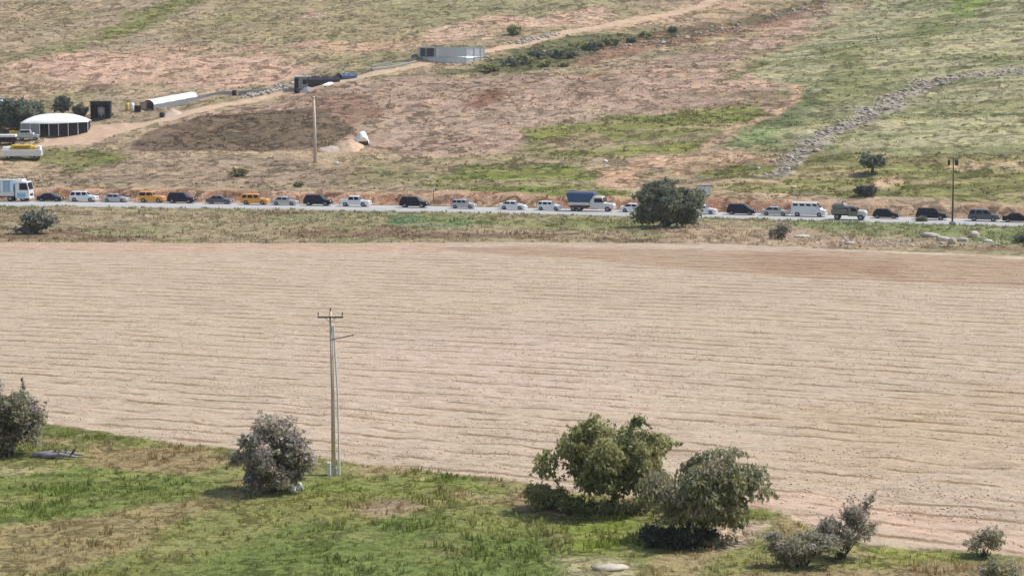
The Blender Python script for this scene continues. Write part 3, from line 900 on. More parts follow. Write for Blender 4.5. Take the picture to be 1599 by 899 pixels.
tree('leafy_tree', 957, 797, 5.9, 4.2, 3.2, 'taller olive green tree at field edge, left of the overlapping pair', 'tree', OLIVE + OLIVE[1:2] + GREEN[:1], 201, 1.0, 62, .78, 22000, .15, .5, .2,
     extra=[((-4.6, 0, 1.0), (1.1, .9, .8)), ((-3.4, .2, .7), (1.2, 1, .6)), ((1.6, 0, 5.9), (.45, .4, .6)), ((-1.2, 0, 5.8), (.5, .4, .4)), ((-4.2, .1, 3.0), (.8, .8, 1.0)), ((0.4, -.5, .5), (2.6, .8, .45)), ((-2.2, -.3, .5), (1.6, .8, .45)), ((2.2, -.3, .6), (1.2, .8, .5))])
tree('drooping_tree', 1098, 844, 5.2, 3.5, 3.0, 'grey green drooping tree at field edge with broad dark shadow, right of its pair', 'tree', GREYG + OLIVE[1:2], 221, .8, 56, .78, 20000, .15, .7, .2,
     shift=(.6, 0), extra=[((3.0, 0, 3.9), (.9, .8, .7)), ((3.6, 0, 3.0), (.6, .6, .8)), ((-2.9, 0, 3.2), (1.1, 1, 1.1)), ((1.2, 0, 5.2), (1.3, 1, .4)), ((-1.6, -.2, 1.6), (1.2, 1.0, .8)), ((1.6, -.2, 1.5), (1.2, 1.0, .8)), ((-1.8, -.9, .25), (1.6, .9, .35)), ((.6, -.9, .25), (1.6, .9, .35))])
tree('grey_bush', 425, 768, 4.6, 2.6, 2.3, 'rounded grey leaved bush left of the tall pole, pale stones at its foot', 'bush', GREY, 241, .15, 46, .6, 17000, .13, .2, .1, True,
     extra=[((-.1, 0, 4.4), (1.2, .9, .7)), ((.3, 0, 3.6), (1.4, 1, .6)), ((-2.3, 0, 2.2), (.6, .5, .6)), ((2.3, 0, 2.0), (.7, .5, .9))])
tree('grey_green_tree', 14, 710, 5.0, 2.7, 2.4, 'grey green tree cut by the left edge, at the field corner', 'tree', GREYG + GREY[:2], 261, .3, 45, .8, 13000, .15, .2, .14, True,
     extra=[((1.2, 0, 4.4), (.35, .3, .9)), ((2.1, 0, 3.2), (.7, .6, .6)), ((-.9, 0, 5.2), (.8, .6, .8)), ((-2.5, 0, 1.5), (1.0, .8, 1.2))])
tree('dry_bush', 1312, 872, 3.2, 2.1, 1.4, 'upright dry grey bush with bare twigs at the lower field edge', 'bush', DRY, 281, .1, 36, .42, 6500, .09, -.3, .07, True, shift=(1.1, 0),
     extra=[((1.5, 0, 3.1), (.35, .3, .5)), ((1.75, 0, 3.6), (.22, .2, .4)), ((1.2, 0, 2.5), (.5, .4, .6))], limbn=26)
tree('spreading_bush', 1252, 886, 2.5, 2.6, 1.3, 'low spreading grey brown bush joined to the left of the upright dry bush', 'bush', DRY + GREYG[:1], 291, .05, 42, .48, 6500, .09, .1, .06, True, flat=.6, limbn=20)
tree('young_bush', 1532, 868, 1.7, 1.3, .9, 'small grey green bush on the field edge near the lower right corner', 'bush', GREYG[:2] + DRY[:2], 301, .05, 20, .32, 2200, .09, 0, .05, True, shift=(.5, 0), limbn=12)
tree('weedy_bush', 1562, 908, 1.3, 1.5, 1.0, 'dark weedy bush in the lower right corner of the meadow', 'bush', DRY[:2] + OLIVE[:2], 311, .05, 20, .36, 2400, .09, 0, .05, True, limbn=12)
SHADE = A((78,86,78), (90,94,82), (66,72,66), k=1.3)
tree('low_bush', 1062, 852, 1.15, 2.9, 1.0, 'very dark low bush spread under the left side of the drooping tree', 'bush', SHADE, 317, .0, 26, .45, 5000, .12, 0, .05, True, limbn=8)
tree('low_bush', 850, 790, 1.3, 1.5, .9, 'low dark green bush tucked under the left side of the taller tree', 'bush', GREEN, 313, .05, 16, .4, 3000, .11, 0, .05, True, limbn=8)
# beside the road
tree('roadside_tree', 1042, 354, 7.4, 5.7, 4.2, 'large round dark green tree standing in front of the road and its cars', 'tree', DARKG + OLIVE[:1], 321, .4, 70, .95, 15000, .30, .1, .3, False,
     extra=[((4.6, 0, 4.6), (1.4, 1.2, 1.6)), ((-3.5, 0, 1.6), (2.4, 1.4, 1.3)), ((3.0, 0, 1.4), (1.8, 1.2, 1.1))])
tree('verge_bush', 56, 365, 3.5, 2.9, 2.2, 'dark grey bush on the grassy bank below the left end of the road', 'bush', DARKG + GREY[:1], 341, .1, 36, .8, 5200, .26, .1, .12, True,
     extra=[((-2.4, 0, .6), (1.4, .9, .5)), ((2.6, 0, 2.2), (.9, .7, .8))])
tree('bare_bush', 1212, 375, 2.6, 1.6, 1.2, 'brown half bare bush on the bank under the white high roof van', 'bush', DRY, 351, .1, 20, .5, 1500, .18, -.2, .09, True, shift=(1.0, 0), limbn=18)
tree('verge_shrub', 1440, 346, .9, 1.2, .8, 'small dark shrub at the near road edge left of the roadside pole', 'shrub', DARKG, 353, .05, 12, .35, 700, .2, 0, .04, True, limbn=6)
tree('corner_shrub', 1592, 380, 1.3, 1.4, .9, 'dark shrub on the bank at the right edge below the last cars', 'shrub', DARKG, 355, .05, 14, .4, 800, .2, 0, .04, True, limbn=6)
# hillside
tree('lone_tree', 1362, 271, 3.6, 2.4, 2.0, 'small lone dark tree on the green slope, throwing its shadow left', 'tree', DARKG, 361, 1.1, 30, .7, 2600, .28, .1, .28)
tree('dark_shrub', 1352, 308, 1.8, 2.2, 1.3, 'dark low shrub just above the road bank, below the lone tree', 'shrub', DARKG, 371, .05, 24, .6, 1800, .26, 0, .1, True, flat=.6)
tree('flat_shrub', 374, 274, 1.3, 2.1, 1.2, 'flat green shrub alone on the brown slope right above the orange cars', 'shrub', GREEN, 381, .05, 20, .5, 1300, .26, 0, .08, True, flat=.5)
tree('small_shrub', 468, 291, .8, 1.5, .9, 'little flat green shrub close behind the red road bank', 'shrub', GREEN, 385, .05, 12, .4, 600, .24, 0, .06, True, flat=.5)
tree('hill_bush', 803, 54, 2.4, 2.2, 1.6, 'olive bush on bare pink soil above the farm track', 'bush', OLIVE, 391, .05, 22, .7, 1500, .30, 0, .1, True, flat=.7)
pp = [(-8, 205, 6.5, 4.2), (26, 206, 7.0, 4.4), (52, 196, 5.0, 3.0)]
lab = ['dark green farm tree cut by the left picture edge', 'tallest dark green farm tree left of the white roofed barn', 'smaller dark green farm tree partly behind the white barn roof, on its left']
for i, (px, py, h, r) in enumerate(pp):
    tree('farm_tree', px, py, h, r, r * .8, lab[i], 'tree', DARKG, 401 + i * 10, .6, 46, 1.1, 6500, .36, .1, .25, group='trees at the farm on the left')
tree('farm_tree', 98, 180, 3.9, 2.0, 1.8, 'round green farm tree rising behind the middle of the white barn roof', 'tree', DARKG, 441, .4, 26, .7, 2600, .32, .1, .2, group='trees at the farm on the left')
tree('farm_tree', 127, 184, 2.9, 1.6, 1.5, 'smallest green farm tree at the right end of the white barn roof', 'tree', DARKG, 451, .3, 20, .6, 1800, .30, .1, .18, group='trees at the farm on the left')
# scrub in the ditch: individual bushes
ditch = [(765,112),(795,104),(818,100),(850,104),(868,92),(893,90),(905,78),(930,78),(955,70),(985,66),(838,92),(880,104),(1010,60),(1050,52)]
rs2 = random.Random(5)
words_ = ['leftmost', 'second', 'third', 'fourth', 'fifth', 'sixth', 'seventh', 'eighth', 'ninth', 'tenth', 'eleventh', 'twelfth', 'thirteenth', 'rightmost']
for i, (px, py) in enumerate(sorted(ditch)):
    h = rs2.uniform(1.0, 2.2)
    tree('ditch_bush', px, py, h, h * 1.3, h, '%s dark bush counted along the scrubby ditch above the brown field' % words_[i], 'bush', DARKG if i % 2 else OLIVE, 500 + i * 5, .05, 12, .5, 700, .3, 0, .08, True, flat=.7, group='bushes in the ditch', limbn=5)

# ------------------------------------------------------------------ rocks that can be told apart
def rock(px, py, sx, sy, sz, label, seed, mat='rock', name='rock', group='boulders on the bank below the road'):
    rsx = np.random.RandomState(seed)
    p = at(px, py)
    V, Fc = blob_mesh(rsx, 2, .8)
    if py > 360 and py < 400: sx, sy, sz = sx * 1.3, sy * 1.2, sz * 1.35
    if py > 880: sx, sy = sx * 1.25, sy * 1.2
    V = V * np.array([sx, sy, sz])
    o = link(name, np_mesh(name, V, Fc), M[mat]); o.location = (p.x, p.y, p.z + sz * .25)
    o.rotation_euler = (0, 0, rsx.rand() * .6 - .3)
    return tag(o, label, 'rock', group)
rock(1453, 372, 1.1, .7, .45, 'broad low pale rock, leftmost of the rocks right below the roadside pole', 1)
rock(1473, 376, .9, .6, .45, 'flat greyish rock between the broad low rock and the cream pointed one', 2)
rock(1487, 381, .5, .45, .75, 'cream pointed rock, lowest of the rocks below the roadside pole', 3)
rock(1502, 374, .7, .5, .35, 'small grey rock right of the cream pointed rock', 4)
rock(1520, 371, .75, .55, .6, 'bright cream block, highest rock on the bank at the right', 5)
rock(1542, 378, .6, .4, .3, 'small pale rock, rightmost of the rocks on the bank', 6)
rock(1252, 370, .95, .6, .35, 'pale flat slab of rock on the bank right of the bare bush', 7)
rock(1328, 383, .6, .4, .3, 'small pale rock at the field edge under the grey green vehicle', 8)
rock(455, 766, .30, .30, .30, 'small white stone at the foot of the grey bush, on the left', 9, 'white', 'white_stone', 'white stones by the grey bush')
rock(468, 764, .28, .25, .42, 'taller white stone at the foot of the grey bush, on the right', 10, 'white', 'white_stone', 'white stones by the grey bush')

# ------------------------------------------------------------------ utility poles
def utility_pole(px, py, h, r, label, arm=1.75, mat='pole', ins=True, base=True, stub=False, lamp=False):
    p = at(px, py)
    e = empty('utility_pole', p); tag(e, label, 'pole', 'power poles')
    mb = MB(); mb.tube([(0, 0, -.5), (0, 0, h * .5), (-.10, 0, h)], [r, r * .8, r * .55], 10); mb.obj('shaft', M[mat], e, True)
    mb = MB(); mb.box((-.10, -.16, h - .35), (arm, .12, .11)); mb.tube([(-.45, -.16, h - .40), (-.1, -.12, h - .75)], .022, 6); mb.tube([(.25, -.16, h - .40), (-.1, -.12, h - .75)], .022, 6)
    mb.obj('crossarm', M['insul'] if lamp else M['arm'], e)
    for x in (-arm / 2 + .06, 0, arm / 2 - .06):
        mb = MB(); z = h - .28 if x else h
        mb.lathe([(.02, 0), (.035, .1), (.06, .14), (.04, .18), (.05, .22), (.02, .28)], c=(-.10 + x, -.16 if x else 0, z), n=10)
        mb.obj('insulator', M['insul'], e)
    if base:
        mb = MB(); mb.box((0, 0, .1), (1.0 if lamp else .56, .56, .8), .1, .8); mb.obj('footing', M['concrete'], e, bevel=.04)
    if stub:
        mb = MB(); mb.tube([(-.10, -.1, h - 1.9), (.5, -.1, h - 1.78), (1.5, -.1, h - 1.55)], .035, 6); mb.obj('bracket', M['insul'], e)
        mb = MB(); mb.tube([(.42, -.05, -.3), (.34, -.05, h * .5), (.10, -.03, h * .92)], .075, 6); mb.obj('lit_edge', M['white'], e)  # white tube added as the shaft's sunlit right edge
        mb = MB(); mb.box((-.30, -.3, .45), (.28, .28, .95)); mb.obj('marker_block', M['white'], e, bevel=.03)
    if lamp:
        for sx, s in ((-.72, .30), (.45, .44)):
            mb = MB(); mb.lathe([(s * .55, -.45), (s * .62, -.3), (s * .62, .3), (s * .4, .42)], c=(-.1 + sx, -.35, h - .95), n=12)
            mb.obj('transformer', M['plastic'], e)
utility_pole(521, 740, 11.2, .16, 'tall pale power pole with crossarm standing at the near edge of the field', 1.75, stub=True)
utility_pole(492, 254, 12.6, .36, 'pale power pole rising from the brown hillside left of the white heap', .9, base=False)
utility_pole(1487, 350, 10.6, .16, 'thin brown power pole with dark transformers beside the road on the right', 1.9, mat='insul', lamp=True)
p = at(677, 314)
e = empty('marker_post', p); tag(e, 'thin brown post on the red bank above the big black car', 'post')
mb = MB(); mb.tube([(0, 0, -.3), (0, 0, 2.2)], .07, 8); mb.obj('shaft', M['insul'], e)
mb = MB(); mb.box((0, -.06, 2.1), (.45, .05, .30)); mb.obj('plate', M['sheet'], e)
# concrete box seen past the right of the big tree
p = at(1099, 306)
e = empty('utility_box', p); tag(e, 'pale square cabinet peeking out right of the large roadside tree', 'cabinet')
mb = MB(); mb.box((0, 0, .9), (2.2, 1.2, 1.8)); mb.obj('body', M['concrete'], e, bevel=.04)
mb = MB(); mb.box((0, 0, 1.87), (2.4, 1.4, .12)); mb.obj('lid', M['concrete'], e, bevel=.02)
for sx in (-.52, .52):
    mb = MB(); mb.box((sx, -.62, .9), (.96, .03, 1.5)); mb.obj('door', M['white'], e)
rock(952, 888, .85, .34, .30, 'pale flat stone lying in the grass at the bottom edge of the photo', 21, 'rock', 'flat_stone', 'stones on the slope')
o = rock(945, 253, .5, .4, .4, 'small white stone on bare soil above the blue covered truck', 12, 'white', 'white_stone', 'stones on the slope')
rock(1240, 293, .55, .4, .4, 'pale yellowish stone on the green slope above the white van', 13, 'rock', 'rock', 'stones on the slope')
rock(525, 256, .4, .3, .5, 'small white stone right of the hillside power pole', 14, 'white', 'white_stone', 'stones on the slope')

# ------------------------------------------------------------------ farm on the left and things along the track
def heading(a, b):
    A_, B_ = at(*a), at(*b); return math.atan2(B_.y - A_.y, B_.x - A_.x)
# white roofed barn
pb = at(88, 208)
e = empty('barn', (pb.x, pb.y, pb.z - .2), R(6)); tag(e, 'low open barn with rounded white roof and dark sides at the farm', 'barn')
nseg = 14; Lb = 13.2; Wb = 9.0
def eave(u, v):   # footprint with pinched ends
    k = 1 - .32 * abs(u) ** 2.2
    return (u * Lb / 2, v * Wb / 2 * k)
mb = MB(); vs = []; cols = 9
for i in range(nseg + 1):
    u = -1 + 2 * i / nseg
    for j in range(cols):
        v = -1 + 2 * j / (cols - 1)
        x, y = eave(u, v)
        hz = 2.35 + 1.75 * (1 - abs(v) ** 2.2) * (1 - abs(u) ** 2.6 * .9)
        vs.append((x * 1.03, y * 1.05, hz + .25 * (u > 0) * u))
n0 = len(vs)
vs += [(x, y, z - .14) for x, y, z in vs]
fs = []
for i in range(nseg):
    for j in range(cols - 1):
        a = i * cols + j
        fs += [(a, a + cols, a + cols + 1, a + 1), (n0 + a, n0 + a + 1, n0 + a + cols + 1, n0 + a + cols)]
rimi = [j for j in range(cols)] + [i * cols + cols - 1 for i in range(1, nseg + 1)] + [nseg * cols + j for j in range(cols - 2, -1, -1)] + [i * cols for i in range(nseg - 1, 0, -1)]
for q in range(len(rimi)):
    a, b = rimi[q], rimi[(q + 1) % len(rimi)]
    fs.append((a, b, n0 + b, n0 + a))
mb.add(vs, fs); mb.obj('roof', M['sheet'], e, True)
for side in (-1, 1):
    for i in range(0, nseg, 2):
        if side == -1 and i in (4,): continue
        u0, u1 = -1 + 2 * i / nseg, -1 + 2 * (i + 2) / nseg
        a, b = eave(u0, side), eave(u1, side)
        mb = MB()
        c = ((a[0] + b[0]) / 2, (a[1] + b[1]) / 2, 1.15)
        d = math.hypot(b[0] - a[0], b[1] - a[1])
        mb.box(c, (d - .12, .08, 2.3), math.atan2(b[1] - a[1], b[0] - a[0]))
        mb.obj('side_panel', M['greywall'] if (side == -1 and i < 4) else M['dark'], e)
for side in (-1, 1):
    for i in range(0, nseg + 1, 2):
        a = eave(-1 + 2 * i / nseg, side)
        mb = MB(); mb.tube([(a[0], a[1] * .995, -.2), (a[0], a[1] * .995, 2.45)], .09, 8); mb.obj('post', M['white'], e)
for sx in (-1, 1):
    a = eave(sx, 1); mb = MB(); mb.box((a[0], 0, 1.15), (.08, 2 * abs(a[1]), 2.3)); mb.obj('end_wall', M['dark'], e)
# black open fronted shed
p = at(158, 186)
e = empty('shed', p, R(4)); tag(e, 'tall black open fronted shed behind the barn on the hillside', 'shed')
for nm, c, d in (('side_wall', (-1.95, 0, 1.8), (.12, 3, 3.6)), ('side_wall', (1.95, 0, 1.8), (.12, 3, 3.6)), ('back_wall', (0, 1.5, 1.8), (4.02, .1, 3.6)), ('roof', (0, -.1, 3.68), (4.4, 3.6, .14)), ('front_beam', (0, -1.5, 3.3), (3.76, .12, .6))):
    mb = MB(); mb.box(c, d); mb.obj(nm, M['dark'], e)
o = empty('feed_silo', (p.x + .2, p.y - .55, p.z)); tag(o, 'grey feed hopper standing inside the black shed', 'hopper')
mb = MB(); mb.lathe([(.25, .7), (.75, 1.3), (.75, 2.4), (.15, 2.8)], n=14, c=(0, 0, 0)); mb.obj('hopper', M['greywall'], o)
for a in (0, 1.57, 3.14, 4.71):
    mb = MB(); mb.tube([(.6 * math.cos(a), .6 * math.sin(a), 0), (.6 * math.cos(a), .6 * math.sin(a), 1.3)], .05, 6); mb.obj('leg', M['greywall'], o)
# clutter right of the shed
def barrel(px, py, r, h, mat, label, name='barrel', grp='farm clutter'):
    p = at(px, py); e = empty(name, p); tag(e, label, name.replace('_', ' '), grp)
    mb = MB(); mb.lathe([(r * .9, -.1), (r, .1 * h), (r * 1.03, .33 * h), (r, .36 * h), (r * 1.03, .66 * h), (r, .7 * h), (r * .93, h)], n=16); mb.obj('shell', M[mat], e, True)
    mb = MB(); mb.lathe([(r * .35, h), (r * .35, h + .08)], n=10); mb.obj('cap', M['plastic'], e)
barrel(206, 173, .55, 1.6, 'white', 'white water drum right of the black shed')
barrel(199, 172, .45, 1.5, 'yellow', 'ochre drum, leftmost of the clutter right of the black shed')
barrel(253, 182, .55, .9, 'dark', 'short black drum in front of the long white roof')
def crate(px, py, d, mat, label, name='crate', rz=0):
    p = at(px, py); e = empty(name, p, rz); tag(e, label, name.replace('_', ' '), 'farm clutter')
    mb = MB(); mb.box((0, 0, d[2] / 2 - .1), (d[0], d[1], d[2])); mb.obj('box', M[mat], e, bevel=.05)
    mb = MB(); mb.box((0, 0, d[2] - .06), (d[0] * 1.05, d[1] * 1.05, .1)); mb.obj('lid', M[mat], e)
crate(215, 174, (1.3, 1.0, 1.3), 'dark', 'dark crate between the white drum and the long white roof')
crate(224, 171, (1.4, 1.0, 1.5), 'orange_soil', 'ochre sack pile covered box at the left end of the long white roof', 'covered_box')
# long white roof
ps, pe = at(232, 171), at(300, 158)
pc = (ps + pe) / 2; hd = math.atan2(pe.y - ps.y, pe.x - ps.x); Ln = (Vector((pe.x, pe.y, 0)) - Vector((ps.x, ps.y, 0))).length
e = empty('sheep_shelter', (pc.x, pc.y, gz(pc.x, pc.y)), hd); tag(e, 'long low shelter with bright white sheet roof beside the track', 'shelter')
tilt = math.atan2(gz(pe.x, pe.y) - gz(ps.x, ps.y), Ln)
mb = MB(); vs = []; ns = 12
for i in range(ns + 1):
    x = -Ln / 2 + Ln * i / ns
    for j in range(9):
        a = math.pi * j / 8
        vs.append((x, -1.9 * math.cos(a), 1.15 + 1.0 * math.sin(a) + x * math.tan(tilt) + .05 * math.sin(i * 2.1)))
mb.add(vs, [(i * 9 + j, (i + 1) * 9 + j, (i + 1) * 9 + j + 1, i * 9 + j + 1) for i in range(ns) for j in range(8)])
mb.obj('roof', M['sheet'], e, True)
for sy in (-1, 1):
    mb = MB(); t_ = math.tan(tilt) * Ln / 2
    mb.add([(-Ln / 2, sy * 1.85, -.3 - t_), (Ln / 2, sy * 1.85, -.3 + t_), (Ln / 2, sy * 1.85, 1.18 + t_), (-Ln / 2, sy * 1.85, 1.18 - t_),
            (-Ln / 2, sy * 1.78, -.3 - t_), (Ln / 2, sy * 1.78, -.3 + t_), (Ln / 2, sy * 1.78, 1.18 + t_), (-Ln / 2, sy * 1.78, 1.18 - t_)],
           [(0, 1, 2, 3), (7, 6, 5, 4), (0, 4, 5, 1), (3, 2, 6, 7), (0, 3, 7, 4), (1, 5, 6, 2)])
    mb.obj('side_wall', M['greywall'], e)
# soil heaps / tarp heaps
def heap(name, px, py, sx, sy, sz, mat, label, seed, cat='heap', rz=0, parts=()):
    rsx = np.random.RandomState(seed); p = at(px, py)
    n = 22; g = np.linspace(-1, 1, n); X_, Y_ = np.meshgrid(g, g)
    r = np.sqrt(X_ ** 2 + Y_ ** 2) + (fbm(X_ + seed, Y_, .5, 3, seed) - .5) * .35
    Zz = np.clip(1 - r, 0, 1) ** .7 * (1 + .5 * (fbm(X_ * 2 + seed, Y_ * 2, .5, 2, seed + 3) - .5)) * sz
    ca, sa = math.cos(rz), math.sin(rz)
    wx_ = p.x + X_ * sx * ca - Y_ * sy * sa; wy_ = p.y + X_ * sx * sa + Y_ * sy * ca
    Zz = Zz + ground_z(wx_.ravel(), wy_.ravel(), True).reshape(n, n) - .05
    V = np.stack([wx_, wy_, Zz], -1).reshape(-1, 3)
    V -= np.array(p)
    id_ = np.arange(n * n).reshape(n, n)
    Q = np.stack([id_[:-1, :-1], id_[:-1, 1:], id_[1:, 1:], id_[1:, :-1]], -1).reshape(-1, 4)
    o = link(name, np_mesh(name, V, Q, None, True), M[mat]); o.location = p
    return tag(o, label, cat)
M['pinkheap'] = simple('pale_earth', (.50, .40, .33), .95, 0, .1, .4, 1.5, .05)
heap('earth_heap', 268, 179, 2.0, 2.2, 1.0, 'pinkheap', 'pale pinkish earth heap in front of the long white roof', 61)
heap('sand_heap', 545, 231, 2.9, 3.6, 1.6, 'orange_soil', 'heap of orange sand beside white sheeting on the brown slope', 63, rz=.2)
heap('lime_heap', 520, 234, 2.6, 2.0, .8, 'pinkheap', 'low pale tail of gravel at the left foot of the orange sand heap', 64)
p = at(566, 225)
e = empty('white_cover', p, .2); tag(e, 'bright white plastic cover propped at right end of the sand heap', 'plastic cover')
mb = MB(); vs = []
for i in range(9):
    for j in range(9):
        u, v = i / 8 - .5, j / 8 - .5
        vs.append((u * 2.9 * (1 - .25 * (v < 0) * -v * 2), v * 3.4, max(0, 2.5 * (1 - (2 * abs(u)) ** 2.5) * (.55 + .45 * math.sin((v + .5) * 3.14))) - .1 + .1 * math.sin(i * 2 + j)))
mb.add(vs, [(i * 9 + j, (i + 1) * 9 + j, (i + 1) * 9 + j + 1, i * 9 + j + 1) for i in range(8) for j in range(8)])
mb.obj('sheet', M['sheet'], e, True)
mb = MB(); mb.tube([(1.25, -1.2, -.2), (1.35, 0, 1.3), (1.25, 1.2, -.2)], .08, 6); mb.obj('hoop', M['greywall'], e)
# low grey walls along the track
def wall(pts, h, th, mat, label, name='stone_wall', cat='wall'):
    W_ = [at(*q) for q in dense(pts, False)]
    mb = MB()
    vs = []
    for i, p in enumerate(W_):
        a = W_[max(0, i - 1)]; b = W_[min(len(W_) - 1, i + 1)]
        d = Vector((b.x - a.x, b.y - a.y, 0)).normalized(); nn = Vector((-d.y, d.x, 0)) * th / 2
        k = h * (.8 + .4 * random.random())
        for s_, z_ in ((-1, -.4), (-1, k), (1, k), (1, -.4)):
            vs.append((p.x + nn.x * s_, p.y + nn.y * s_, gz(p.x, p.y) + z_))
    fs = [(0, 3, 2, 1)]
    for i in range(len(W_) - 1):
        for j in range(4): fs.append((i * 4 + j, i * 4 + (j + 1) % 4, (i + 1) * 4 + (j + 1) % 4, (i + 1) * 4 + j))
    m_ = (len(W_) - 1) * 4; fs.append((m_, m_ + 1, m_ + 2, m_ + 3))
    mb.add(vs, fs)
    return tag(mb.obj(name, M[mat]), label, cat)
wall([(298,156),(320,152),(345,149),(362,147)], .7, .5, 'greywall', 'low grey wall running right from the long white shelter')
wall([(372,149),(395,147),(412,144)], .9, .6, 'greywall', 'short grey wall left of the stone heap')
barrel(366, 149, .5, 1.1, 'dark', 'black drum at the end of the low grey wall')
wall([(580,110),(620,103),(650,98)], .35, 1.2, 'concrete', 'pale concrete strip left of the round steel tank', 'concrete_strip', 'concrete strip')
wall([(580,104),(612,98),(650,94)], .35, .6, 'concrete', 'thin pale kerb running behind the concrete strip', 'concrete_kerb', 'kerb')
# goat tents
def tent(px, py, L_, W_, H_, rz, mat, label, name='tent', flap=None):
    p = at(px, py); e = empty(name, p, rz); tag(e, label, 'tent', 'low tents beside the farm track')
    mb = MB(); vs = []; n = 7; prof = [(-.5, .45), (-.3, .8), (0, 1.0), (.3, .8), (.5, .45)]
    for i in range(n):
        sag = .9 + .1 * math.cos(i * 2 * math.pi / 2)
        for a, b in prof: vs.append((-L_ / 2 + L_ * i / (n - 1), a * W_, b * H_ * sag))
    mb.add(vs, [(i * 5 + j, (i + 1) * 5 + j, (i + 1) * 5 + j + 1, i * 5 + j + 1) for i in range(n - 1) for j in range(4)])
    mb.obj('roof', M[mat], e)
    for sy in (-1, 1):
        mb = MB(); mb.box((0, sy * W_ * .485, H_ * .2), (L_ * .98, .06, H_ * .5)); mb.obj('side_wall', M[flap or mat], e)
    for sx in (-1, 1):
        mb = MB(); mb.tube([(sx * L_ * .49, 0, -.3), (sx * L_ * .49, 0, H_ + .1)], .05, 6); mb.obj('post', M['concrete'], e)
tr = heading((450, 140), (560, 118))
tent(501, 131, 8.0, 3.2, 1.7, tr, 'dark', 'long low black tent beside the track with white sheeting before it')
tent(541, 122, 4.0, 2.6, 1.2, tr, 'blue', 'small dark blue tent at the right end of the black tent')
p = at(470, 138)
e = empty('pen_gate', p, R(5)); tag(e, 'dark upright hut with grey front left of the long black tent', 'hut')
mb = MB(); mb.box((0, 0, 1.3), (2.8, 2.2, 2.6)); mb.obj('walls', M['greywall'], e)
mb = MB(); mb.box((0, -.1, 2.68), (3.1, 2.7, .14)); mb.obj('roof', M['sheet'], e)
mb = MB(); mb.box((-.95, -1.12, 1.2), (.85, .06, 2.2)); mb.obj('door', M['dark'], e)
mb = MB(); mb.box((.85, -1.12, 1.5), (.9, .06, 1.0)); mb.obj('window', M['dark'], e)
barrel(464, 145, .6, 1.1, 'dark', 'black drum standing before the upright hut')
crate(519, 126, (2.6, .9, .5), 'yellow', 'yellow bundle lying behind the long black tent', 'bundle', tr)
heap('white_sheeting', 511, 131, 1.7, 1.2, .55, 'sheet', 'crumpled white sheeting on the ground before the black tent', 66, 'sheeting', tr)
heap('grey_heap', 480, 141, 1.5, 1.2, .8, 'greywall', 'small grey heap between the black drum and the white sheeting', 67)

# round steel tank
pt = at(703, 97)
RT = 7.7; HT = 2.8
e = empty('water_tank', (pt.x, pt.y + RT * .85, gz(pt.x, pt.y + RT * .4) - .2)); tag(e, 'round open tank of shiny corrugated steel on the hillside', 'tank')
n = 96; mb = MB(); vs = []; zs = [-3 + .06 * q for q in range(int((HT + 3) / .06) + 1)]
for zz in zs:
    r = RT + .032 * math.sin(zz * 2 * math.pi / .24)
    for k in range(n):
        a = 2 * math.pi * k / n
        vs.append((r * math.cos(a), r * math.sin(a), zz))
mb.add(vs, [(q * n + k, q * n + (k + 1) % n, (q + 1) * n + (k + 1) % n, (q + 1) * n + k) for q in range(len(zs) - 1) for k in range(n)])
mb.obj('wall', M['steel'], e, True)
M['liner'] = simple('tank_liner', (.04, .045, .06), .5, 0, .4, .2)
mb = MB(); mb.lathe([(RT - .12, -.1), (RT - .12, HT - .1), (RT + .14, HT - .1), (RT + .14, HT + .08), (RT - .12, HT + .08)], n=72, cap=False); mb.obj('rim', M['steel'], e)
mb = MB(); mb.lathe([(RT - .14, HT - .9), (0.01, HT - .9)], n=48, cap=False); mb.obj('cover', M['liner'], e)
mb = MB(); mb.lathe([(RT + .1, .55), (RT + .16, .62), (RT + .1, .7)], n=72, cap=False); mb.obj('band', M['steel'], e)
for k in range(20):
    a = 2 * math.pi * (k + .5) / 20
    mb = MB(); mb.box((math.cos(a) * (RT + .11), math.sin(a) * (RT + .11), HT / 2 - .5), (.10, .14, HT + .9), a); mb.obj('stiffener', M['steel'], e)
for k in range(4):  # dark reflection on the wall's left, put in as dark plates
    a0 = math.radians(205 + k * 10)
    mb = MB(); vs = []
    for i in range(7):
        a = a0 + math.radians(9.0) * i / 6
        for r_, z_ in ((RT + .09, .75), (RT + .09, HT - .2), (RT + .13, HT - .2), (RT + .13, .75)): vs.append((r_ * math.cos(a), r_ * math.sin(a), z_))
    mb.add(vs, [(i * 4 + j, i * 4 + (j + 1) % 4, (i + 1) * 4 + (j + 1) % 4, (i + 1) * 4 + j) for i in range(6) for j in range(4)] + [(0, 1, 2, 3), (27, 26, 25, 24)])
    mb.obj('reflection_panel', M['liner'], e)

